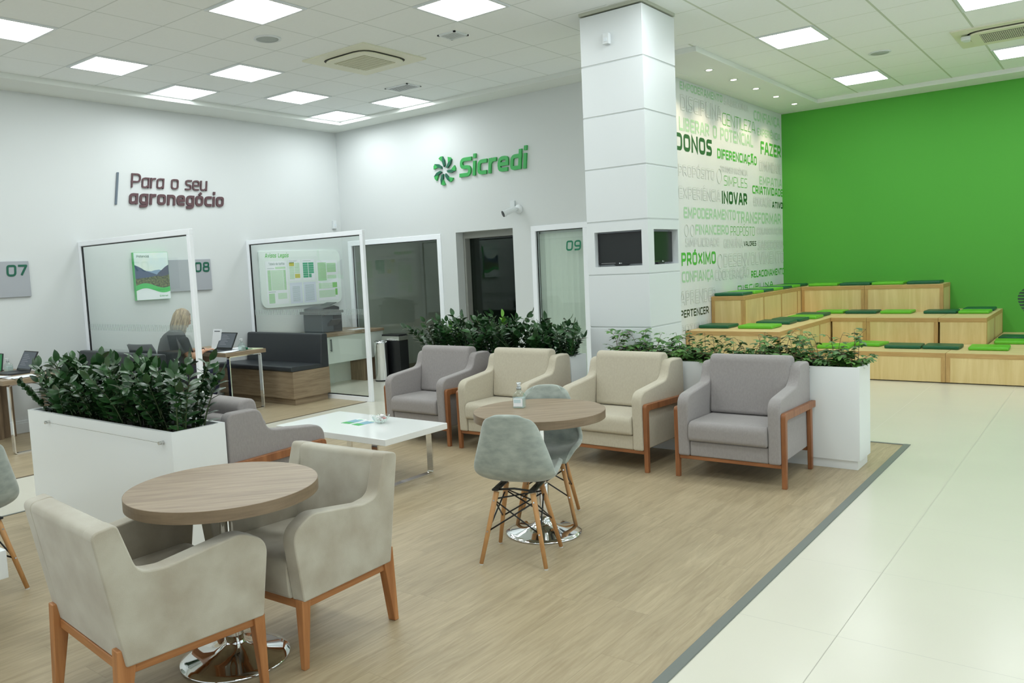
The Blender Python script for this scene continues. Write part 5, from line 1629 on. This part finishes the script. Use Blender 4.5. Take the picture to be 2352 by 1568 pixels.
bm = new(); lathe(bm, [(0.008, -0.008), (0.02, -0.008), (0.02, 0.008), (0.008, 0.008)], 18, cap=False); O('roll', bm, PAPER, t, loc=(-0.015, 0, 0.03), rot=(PI / 2, 0, 0))
t = thing('desk_calendar', 'green framed card stand at the left frame edge on the desk', 'card stand', (-0.46, 0.10, 0.75), 0.0)
bm = new(); box(bm, -0.10, 0.10, 0, 0.012, 0, 0.20); O('frame', bm, BLACKP, t, bevel=0.003, seg=1, rot=(-0.15, 0, 0))
bm = new(); box(bm, -0.09, 0.09, -0.002, 0.0, 0.01, 0.19); O('green_card', bm, mat('card_green', rgb(30, 150, 84), 0.4), t, rot=(-0.15, 0, 0))
bm = new(); prism(bm, [(-0.06, 0.03), (-0.01, 0.02), (0.05, 0.10), (0.02, 0.15), (-0.04, 0.12)], -0.003, -0.002, axis=1); O('printed_figure', bm, mat('card_pink', rgb(214, 170, 190), 0.4), t, rot=(-0.15, 0, 0))
bm = new(); box(bm, -0.02, 0.02, 0.0, 0.06, 0, 0.01); O('foot', bm, BLACKP, t)

# low cabinet with the copier in the corner
t = thing('corner_cabinet', 'white door cabinet with a brown top in the room corner', 'cabinet', (XW + 0.003, 3.70, 0))
CX = 0.27 - XW; CD = 5.395 - 3.70
bm = new(); box(bm, 0, CX + 0.02, 0, CD, 0.735, 0.775); O('worktop', bm, DESKWOOD, t, bevel=0.002, seg=1)
CABW = mat('cabinet_white', rgb(222, 230, 222), 0.4)
bm = new(); box(bm, 0, CX - 0.02, 0.01, CD, 0.34, 0.735); O('body', bm, CABW, t)
ys = [0.012, 0.40, CD * 0.0 + 0.79, CD - 0.012]
for a, b, hs in ((0.012, 0.535, 0.50), (0.541, CD - 0.012, 0.60)):
    bm = new(); box(bm, CX - 0.019, CX, a, b, 0.34, 0.733); d = O('door', bm, CABW, t, bevel=0.002, seg=1)
    bm = new(); box(bm, CX + 0.018, CX + 0.026, hs - 0.008, hs + 0.008, 0.52, 0.70); box(bm, CX, CX + 0.02, hs - 0.006, hs + 0.006, 0.53, 0.54); box(bm, CX, CX + 0.02, hs - 0.006, hs + 0.006, 0.68, 0.69)
    O('handle', bm, mat('handle_grey', rgb(128, 134, 132), 0.3, metal=0.7), d)
bm = new(); box(bm, 0, 0.50, 0.01, CD - 0.42, 0, 0.34); O('recessed_base', bm, CABW, t)
bm = new(); box(bm, 0, CX - 0.02, CD - 0.42, CD - 0.02, 0, 0.34); O('side_support', bm, DESKWOODV, t)
t = thing('office_copier', 'dark grey multifunction copier on the corner cabinet', 'copier', (-0.22, 4.62, 0.775))
CPG = mat('copier_grey', rgb(74, 84, 92), 0.45)
bm = new(); box(bm, -0.22, 0.20, -0.20, 0.20, 0.0, 0.28); O('body', bm, CPG, t, bevel=0.01, seg=3)
bm = new(); box(bm, -0.23, 0.225, -0.26, 0.22, 0.28, 0.32); O('scanner', bm, BLACKP, t, bevel=0.008, seg=3)
bm = new(); prism(bm, [(-0.20, 0.32), (0.16, 0.32), (0.16, 0.37), (0.06, 0.40), (-0.20, 0.36)], -0.20, 0.20, axis=0); O('document_feeder', bm, BLACKP, t, bevel=0.008, seg=3)
bm = new(); prism(bm, [(0.05, 0.39), (0.20, 0.43), (0.20, 0.438), (0.05, 0.40)], -0.12, 0.10, axis=0); O('feed_tray', bm, DARKP, t)
bm = new(); prism(bm, [(0.15, 0.05), (0.31, 0.19), (0.30, 0.20), (0.15, 0.10)], -0.10, 0.10, axis=1); O('bypass_tray', bm, DARKP, t)
bm = new(); box(bm, 0.20, 0.206, 0.02, 0.19, 0.02, 0.26); O('front_cover', bm, BLACKP, t, bevel=0.003, seg=1)
bm = new(); box(bm, 0.206, 0.209, 0.08, 0.13, 0.175, 0.185); O('badge', bm, STEEL, t)
bm = new(); box(bm, 0.19, 0.23, -0.18, 0.14, 0.255, 0.28); O('control_strip', bm, DARKP, t, bevel=0.003, seg=1)
papers('few white sheets on the corner cabinet right of the copier', 0.0, 5.12, 0.775, 0.2, 0.28, 0.1, 2)

# waste bins
t = thing('steel_waste_bin', 'round polished steel waste bin beyond the glass partition post', 'bin', (0.53, 5.06, 0))
bm = new(); lathe(bm, [(0, 0.0), (0.105, 0.0), (0.105, 0.02), (0, 0.02)], 40); O('base_ring', bm, BLACKP, t)
bm = new(); lathe(bm, [(0.103, 0.02), (0.103, 0.56), (0.106, 0.565), (0.106, 0.585), (0.098, 0.60), (0.085, 0.605), (0.08, 0.59), (0, 0.585)], 48, cap=False); O('body', bm, CHROME, t, smooth=True)
t = thing('black_waste_bin', 'tall black rectangular waste bin with a steel collar behind the round bin', 'bin', (0.60, 5.285, 0))
bm = new(); box(bm, -0.16, 0.20, -0.10, 0.10, 0, 0.60); O('body', bm, BLACKP, t, bevel=0.008, seg=3)
bm = new(); box(bm, -0.165, 0.205, -0.105, 0.105, 0.60, 0.665); O('collar', bm, STEEL, t, bevel=0.004)
bm = new(); box(bm, -0.16, 0.20, -0.10, 0.10, 0.665, 0.69); O('lid', bm, BLACKP, t, bevel=0.006)

# ------------------------------------------------------------------ the seated person and the task chair
t = thing('task_chair', 'black swivel task chair the person sits on', 'office chair', (0.40, 1.56, 0), 0.15)
bm = new(); prism(bm, fillet([(-0.24, -0.22), (0.24, -0.22), (0.23, 0.24), (-0.23, 0.24)], 0.08), 0.42, 0.475, axis=2); O('seat', bm, mat('black_fabric', rgb(30, 32, 36), 0.9), t, bevel=0.018, seg=3)
bm = new()
NB = 10; rows_ = []
for i in range(7):
    z = 0.49 + 0.46 * i / 6
    hw = 0.20 + 0.03 * math.sin(PI * i / 6)
    rows_.append([bm.verts.new((hw * (-1 + 2 * j / NB), -0.24 - 0.05 * (i / 6) + 0.05 * (abs(-1 + 2 * j / NB)) ** 2 - (0.03 if i == 6 else 0), z)) for j in range(NB + 1)])
for a, b in zip(rows_, rows_[1:]):
    for j in range(NB): bm.faces.new((a[j], a[j + 1], b[j + 1], b[j]))
o = O('backrest', bm, mat('chair_mesh', rgb(58, 62, 68), 0.7), t, smooth=True); md = o.modifiers.new('thickness', 'SOLIDIFY'); md.thickness = 0.025
for s in (-1, 1):
    bm = new(); tube(bm, [(s * 0.25, -0.12, 0.44), (s * 0.27, -0.10, 0.62), (s * 0.27, 0.0, 0.64)], 0.014, 8); O('arm_support', bm, BLACKP, t, smooth=True)
    bm = new(); box(bm, s * 0.27 - 0.035, s * 0.27 + 0.035, -0.13, 0.12, 0.64, 0.66); O('armrest', bm, BLACKP, t, bevel=0.008, seg=3)
bm = new(); tube(bm, [(0, -0.05, 0.46), (0, -0.22, 0.46), (0, -0.28, 0.52), (0, -0.29, 0.70)], 0.02, 8); O('back_support', bm, BLACKP, t, smooth=True)
bm = new(); tube(bm, [(0, 0, 0.08), (0, 0, 0.43)], 0.028, 14); O('gas_column', bm, BLACKP, t, smooth=True)
for k in range(5):
    a = 2 * PI * k / 5 + 0.3
    e = Vector((0.28 * math.cos(a), 0.28 * math.sin(a), 0.075))
    bm = new(); tube(bm, [(0, 0, 0.11), e], 0.024, 8, r1=0.015); lg = O('leg', bm, BLACKP, t, smooth=True)
    bm = new(); tube(bm, [(e.x - 0.015, e.y, 0.028), (e.x + 0.015, e.y, 0.028)], 0.028, 16); O('caster', bm, BLACKP, lg)

def skin(name, verts, edges, radii, m, parent, sub=2, root=0):
    me = bpy.data.meshes.new(name)
    me.from_pydata([Vector(v) for v in verts], edges, [])
    me.materials.append(m)
    o = bpy.data.objects.new(name, me); COL.objects.link(o); o.parent = parent
    md = o.modifiers.new('skin', 'SKIN'); md.use_smooth_shade = True
    for i, r in enumerate(radii):
        r2 = r if isinstance(r, tuple) else (r, r)
        me.skin_vertices[0].data[i].radius = r2
        me.skin_vertices[0].data[i].use_root = (i == root)
    s = o.modifiers.new('subdivision', 'SUBSURF'); s.levels = sub; s.render_levels = sub
    return o
SKIN = mat('skin', rgb(206, 158, 132), 0.55, spec=0.35)
SHIRT = mat('dark_grey_shirt', rgb(58, 62, 64), 0.85, bump=0.2, bscale=120)
TROU = mat('navy_trousers', rgb(22, 26, 52), 0.85)
HAIRM = mat('blonde_hair', rgb(186, 164, 130), 0.5, noise=0.5, nscale=60, col2=rgb(112, 94, 74), stretch=(1, 1, 0.12))
pn = thing('person', 'seated person with blond hair in a dark grey shirt typing on the laptop', 'person', (0.46, 1.66, 0))
# local coordinates, facing +Y
V = [(0, 0.00, 0.55), (0, -0.02, 0.68), (0, 0.01, 0.84), (0, 0.06, 0.97), (0, 0.085, 1.03), (0, 0.115, 1.09)]
E_ = [(0, 1), (1, 2), (2, 3), (3, 4), (4, 5)]
Rr = [(0.15, 0.12), (0.145, 0.11), (0.155, 0.115), (0.13, 0.09), (0.055, 0.055), (0.05, 0.05)]
def addv(p, r, e):
    V.append(p); Rr.append(r); E_.append((e, len(V) - 1)); return len(V) - 1
arms = {}
for s in (-1, 1):
    a = addv((s * 0.155, 0.06, 0.965), 0.048, 3)
    b = addv((s * 0.222, 0.065, 0.84), 0.050, a)
    c = addv((s * 0.240, 0.10, 0.750), 0.049, b)
    d = addv((s * 0.185, 0.24, 0.768), 0.042, c)
    e = addv((s * 0.105, 0.37, 0.795), 0.024, d)
    h = addv((s * 0.085, 0.415, 0.797), (0.034, 0.017), e)
    h2 = addv((s * 0.075, 0.455, 0.795), (0.036, 0.014), h)
    for k, off in enumerate((-0.028, -0.010, 0.009, 0.027)):
        L = (0.060, 0.070, 0.066, 0.052)[k]
        f1 = addv((s * 0.073 + off, 0.475, 0.797), 0.0085, h2)
        f2 = addv((s * 0.070 + off * 1.15, 0.475 + L * 0.5, 0.800), 0.008, f1)
        addv((s * 0.068 + off * 1.2, 0.475 + L, 0.786), 0.007, f2)
    t1 = addv((s * 0.085 - s * 0.040, 0.435, 0.790), 0.010, h)
    addv((s * 0.085 - s * 0.058, 0.465, 0.784), 0.008, t1)
    hp = addv((s * 0.095, 0.03, 0.545), 0.095, 0)
    kn = addv((s * 0.15, 0.44, 0.535), 0.068, hp)
    kb = addv((s * 0.15, 0.475, 0.47), 0.060, kn)
    sh = addv((s * 0.14, 0.43, 0.30), 0.054, kb)
    an = addv((s * 0.13, 0.37, 0.09), 0.038, sh)
    ft = addv((s * 0.135, 0.44, 0.045), (0.04, 0.03), an)
    addv((s * 0.14, 0.52, 0.035), (0.038, 0.022), ft)
body = skin('body', V, E_, Rr, SKIN, pn)
# head shaped from a sphere: skull, jaw, nose, brow
bm = new()
bmesh.ops.create_uvsphere(bm, u_segments=28, v_segments=20, radius=1.0)
for v in bm.verts:
    x, y, z = v.co
    sx, sy, sz = 0.076, 0.096, 0.118
    if z < 0: sx *= 1 - 0.28 * z * z; sy *= 1 - 0.12 * z * z
    X, Y, Z = x * sx, y * sy, z * sz
    if y > 0.75 and -0.32 < z < 0.12: Y += 0.022 * math.exp(-(x / 0.16) ** 2) * (1 - (z - 0.12) / -0.44) if False else 0.024 * math.exp(-(x / 0.18) ** 2) * max(0, math.sin((0.12 - z) / 0.44 * PI))
    if y > 0.7 and 0.05 < z < 0.22: Y -= 0.010 * math.exp(-((abs(x) - 0.38) / 0.16) ** 2)
    v.co = (X, Y, Z)
hd = O('head', bm, SKIN, pn, smooth=True, loc=(0, 0.185, 1.185), rot=(math.radians(-22), 0, 0))
EYE = mat('eye_dark', rgb(40, 36, 34), 0.2); LIP = mat('lips', rgb(178, 104, 96), 0.5)
for s in (-1, 1):
    bm = new(); bmesh.ops.create_uvsphere(bm, u_segments=12, v_segments=8, radius=0.010); O('eye', bm, EYE, hd, smooth=True, loc=(s * 0.029, 0.083, 0.014))
    bm = new(); bmesh.ops.create_uvsphere(bm, u_segments=12, v_segments=8, radius=1.0)
    for v in bm.verts: v.co.x *= 0.010; v.co.y *= 0.018; v.co.z *= 0.030
    O('ear', bm, SKIN, hd, smooth=True, loc=(s * 0.078, -0.005, 0.0))
bm = new(); bmesh.ops.create_uvsphere(bm, u_segments=12, v_segments=8, radius=1.0)
for v in bm.verts: v.co.x *= 0.024; v.co.y *= 0.008; v.co.z *= 0.007
O('mouth', bm, LIP, hd, smooth=True, loc=(0, 0.083, -0.062))
# shoulder-length hair: cap plus falling locks
bm = new()
bmesh.ops.create_uvsphere(bm, u_segments=48, v_segments=24, radius=1.0)
dele = []
for v in bm.verts:
    x, y, z = v.co
    if y > 0.35 and z < 0.45 - 0.1 * (1 - abs(x)) and abs(x) < 0.80: dele.append(v); continue
    k = 1.0 + 0.03 * math.sin(math.atan2(x, y) * 14)
    X, Y, Z = x * 0.092 * k, y * 0.112 * k, z * 0.130
    if z < 0: X *= 1 + 0.16 * -z; Y *= 1.0; Z = z * 0.21
    v.co = (X, Y - 0.004, Z)
bmesh.ops.delete(bm, geom=dele, context='VERTS')
h = O('hair', bm, HAIRM, pn, smooth=True, loc=(0, 0.178, 1.195), rot=(math.radians(-14), 0, 0))
md = h.modifiers.new('thickness', 'SOLIDIFY'); md.thickness = 0.012
rnd = random.Random(3)
bm = new()
for k in range(46):
    a = math.radians(rnd.uniform(150, 390))
    x, y = 0.088 * math.cos(a), 0.100 * math.sin(a)
    p0 = Vector((x * 0.7, y * 0.7, 0.10)); p1 = Vector((x * 1.08, y * 1.08, 0.0)); p2 = Vector((x * 1.12 + rnd.uniform(-.01, .01), y * 1.05 - 0.02, -0.10)); p3 = Vector((x * 1.0 + rnd.uniform(-.015, .015), y * 0.95 - 0.02, -0.19 + rnd.uniform(0, 0.05)))
    tube(bm, [p0, p1, p2, p3], 0.012, 6, r1=0.004)
O('hair_locks', bm, HAIRM, h, smooth=True)
# clothes as slightly larger skins
bm = new()
def loft_rings(bm, rings, n=28, close=True):
    """rings of (centre, half width, half depth, tilt) swept into one skin"""
    R = []
    for (c, a, b, ax) in rings:
        c = Vector(c); u, v = ax
        R.append([bm.verts.new(c + u * (a * math.cos(2 * PI * k / n)) + v * (b * math.sin(2 * PI * k / n))) for k in range(n)])
    for A, B in zip(R, R[1:]):
        for k in range(n): bm.faces.new((A[k], A[(k + 1) % n], B[(k + 1) % n], B[k]))
    if close: bm.faces.new(R[0][::-1])
XX, YY, ZZ = Vector((1, 0, 0)), Vector((0, 1, 0)), Vector((0, 0, 1))
torso = [((0, 0.0, 0.50), .175, .150), ((0, -0.015, 0.60), .182, .150), ((0, -0.02, 0.70), .178, .140), ((0, -0.005, 0.80), .190, .140), ((0, 0.02, 0.90), .205, .132),
         ((0, 0.04, 0.96), .212, .118), ((0, 0.055, 1.005), .200, .100), ((0, 0.066, 1.035), .165, .082), ((0, 0.075, 1.058), .115, .068), ((0, 0.083, 1.075), .072, .062)]
loft_rings(bm, [(c, a, b, (XX, YY)) for c, a, b in torso])
for s in (-1, 1):
    P0, P1 = Vector((s * 0.150, 0.05, 0.985)), Vector((s * 0.238, 0.070, 0.800))
    d = (P1 - P0).normalized(); u = d.cross(YY).normalized(); v = d.cross(u).normalized()
    rr = []
    for k in range(7):
        q = k / 6
        rr.append((P0.lerp(P1, q), 0.082 - 0.014 * q + (0.0 if q else -0.03), 0.080 - 0.012 * q + (0.0 if q else -0.03), (u, v)))
    loft_rings(bm, rr, 20)
O('shirt', bm, SHIRT, pn, smooth=True, sub=1)
V3 = [(0, 0.0, 0.53)]; E3 = []; R3 = [(0.17, 0.135)]
for s in (-1, 1):
    n0 = len(V3)
    V3 += [(s * 0.095, 0.03, 0.54), (s * 0.15, 0.44, 0.53), (s * 0.15, 0.478, 0.47), (s * 0.14, 0.43, 0.30), (s * 0.132, 0.38, 0.12)]
    R3 += [0.115, 0.084, 0.076, 0.066, 0.056]; E3 += [(0, n0), (n0, n0 + 1), (n0 + 1, n0 + 2), (n0 + 2, n0 + 3), (n0 + 3, n0 + 4)]
skin('trousers', V3, E3, R3, TROU, pn)
for s in (-1, 1):
    V4 = [(s * 0.13, 0.355, 0.05), (s * 0.135, 0.44, 0.045), (s * 0.14, 0.54, 0.035)]
    skin('shoe', V4, [(0, 1), (1, 2)], [(0.045, 0.045), (0.047, 0.04), (0.042, 0.03)], BLACKP, pn)
bm = new(); tube(bm, [(0.095 + 0.03 * math.cos(a), 0.372, 0.797 + 0.026 * math.sin(a)) for a in [2 * PI * k / 16 for k in range(17)]], 0.006, 6); O('wristwatch', bm, BLACKP, pn, smooth=True)
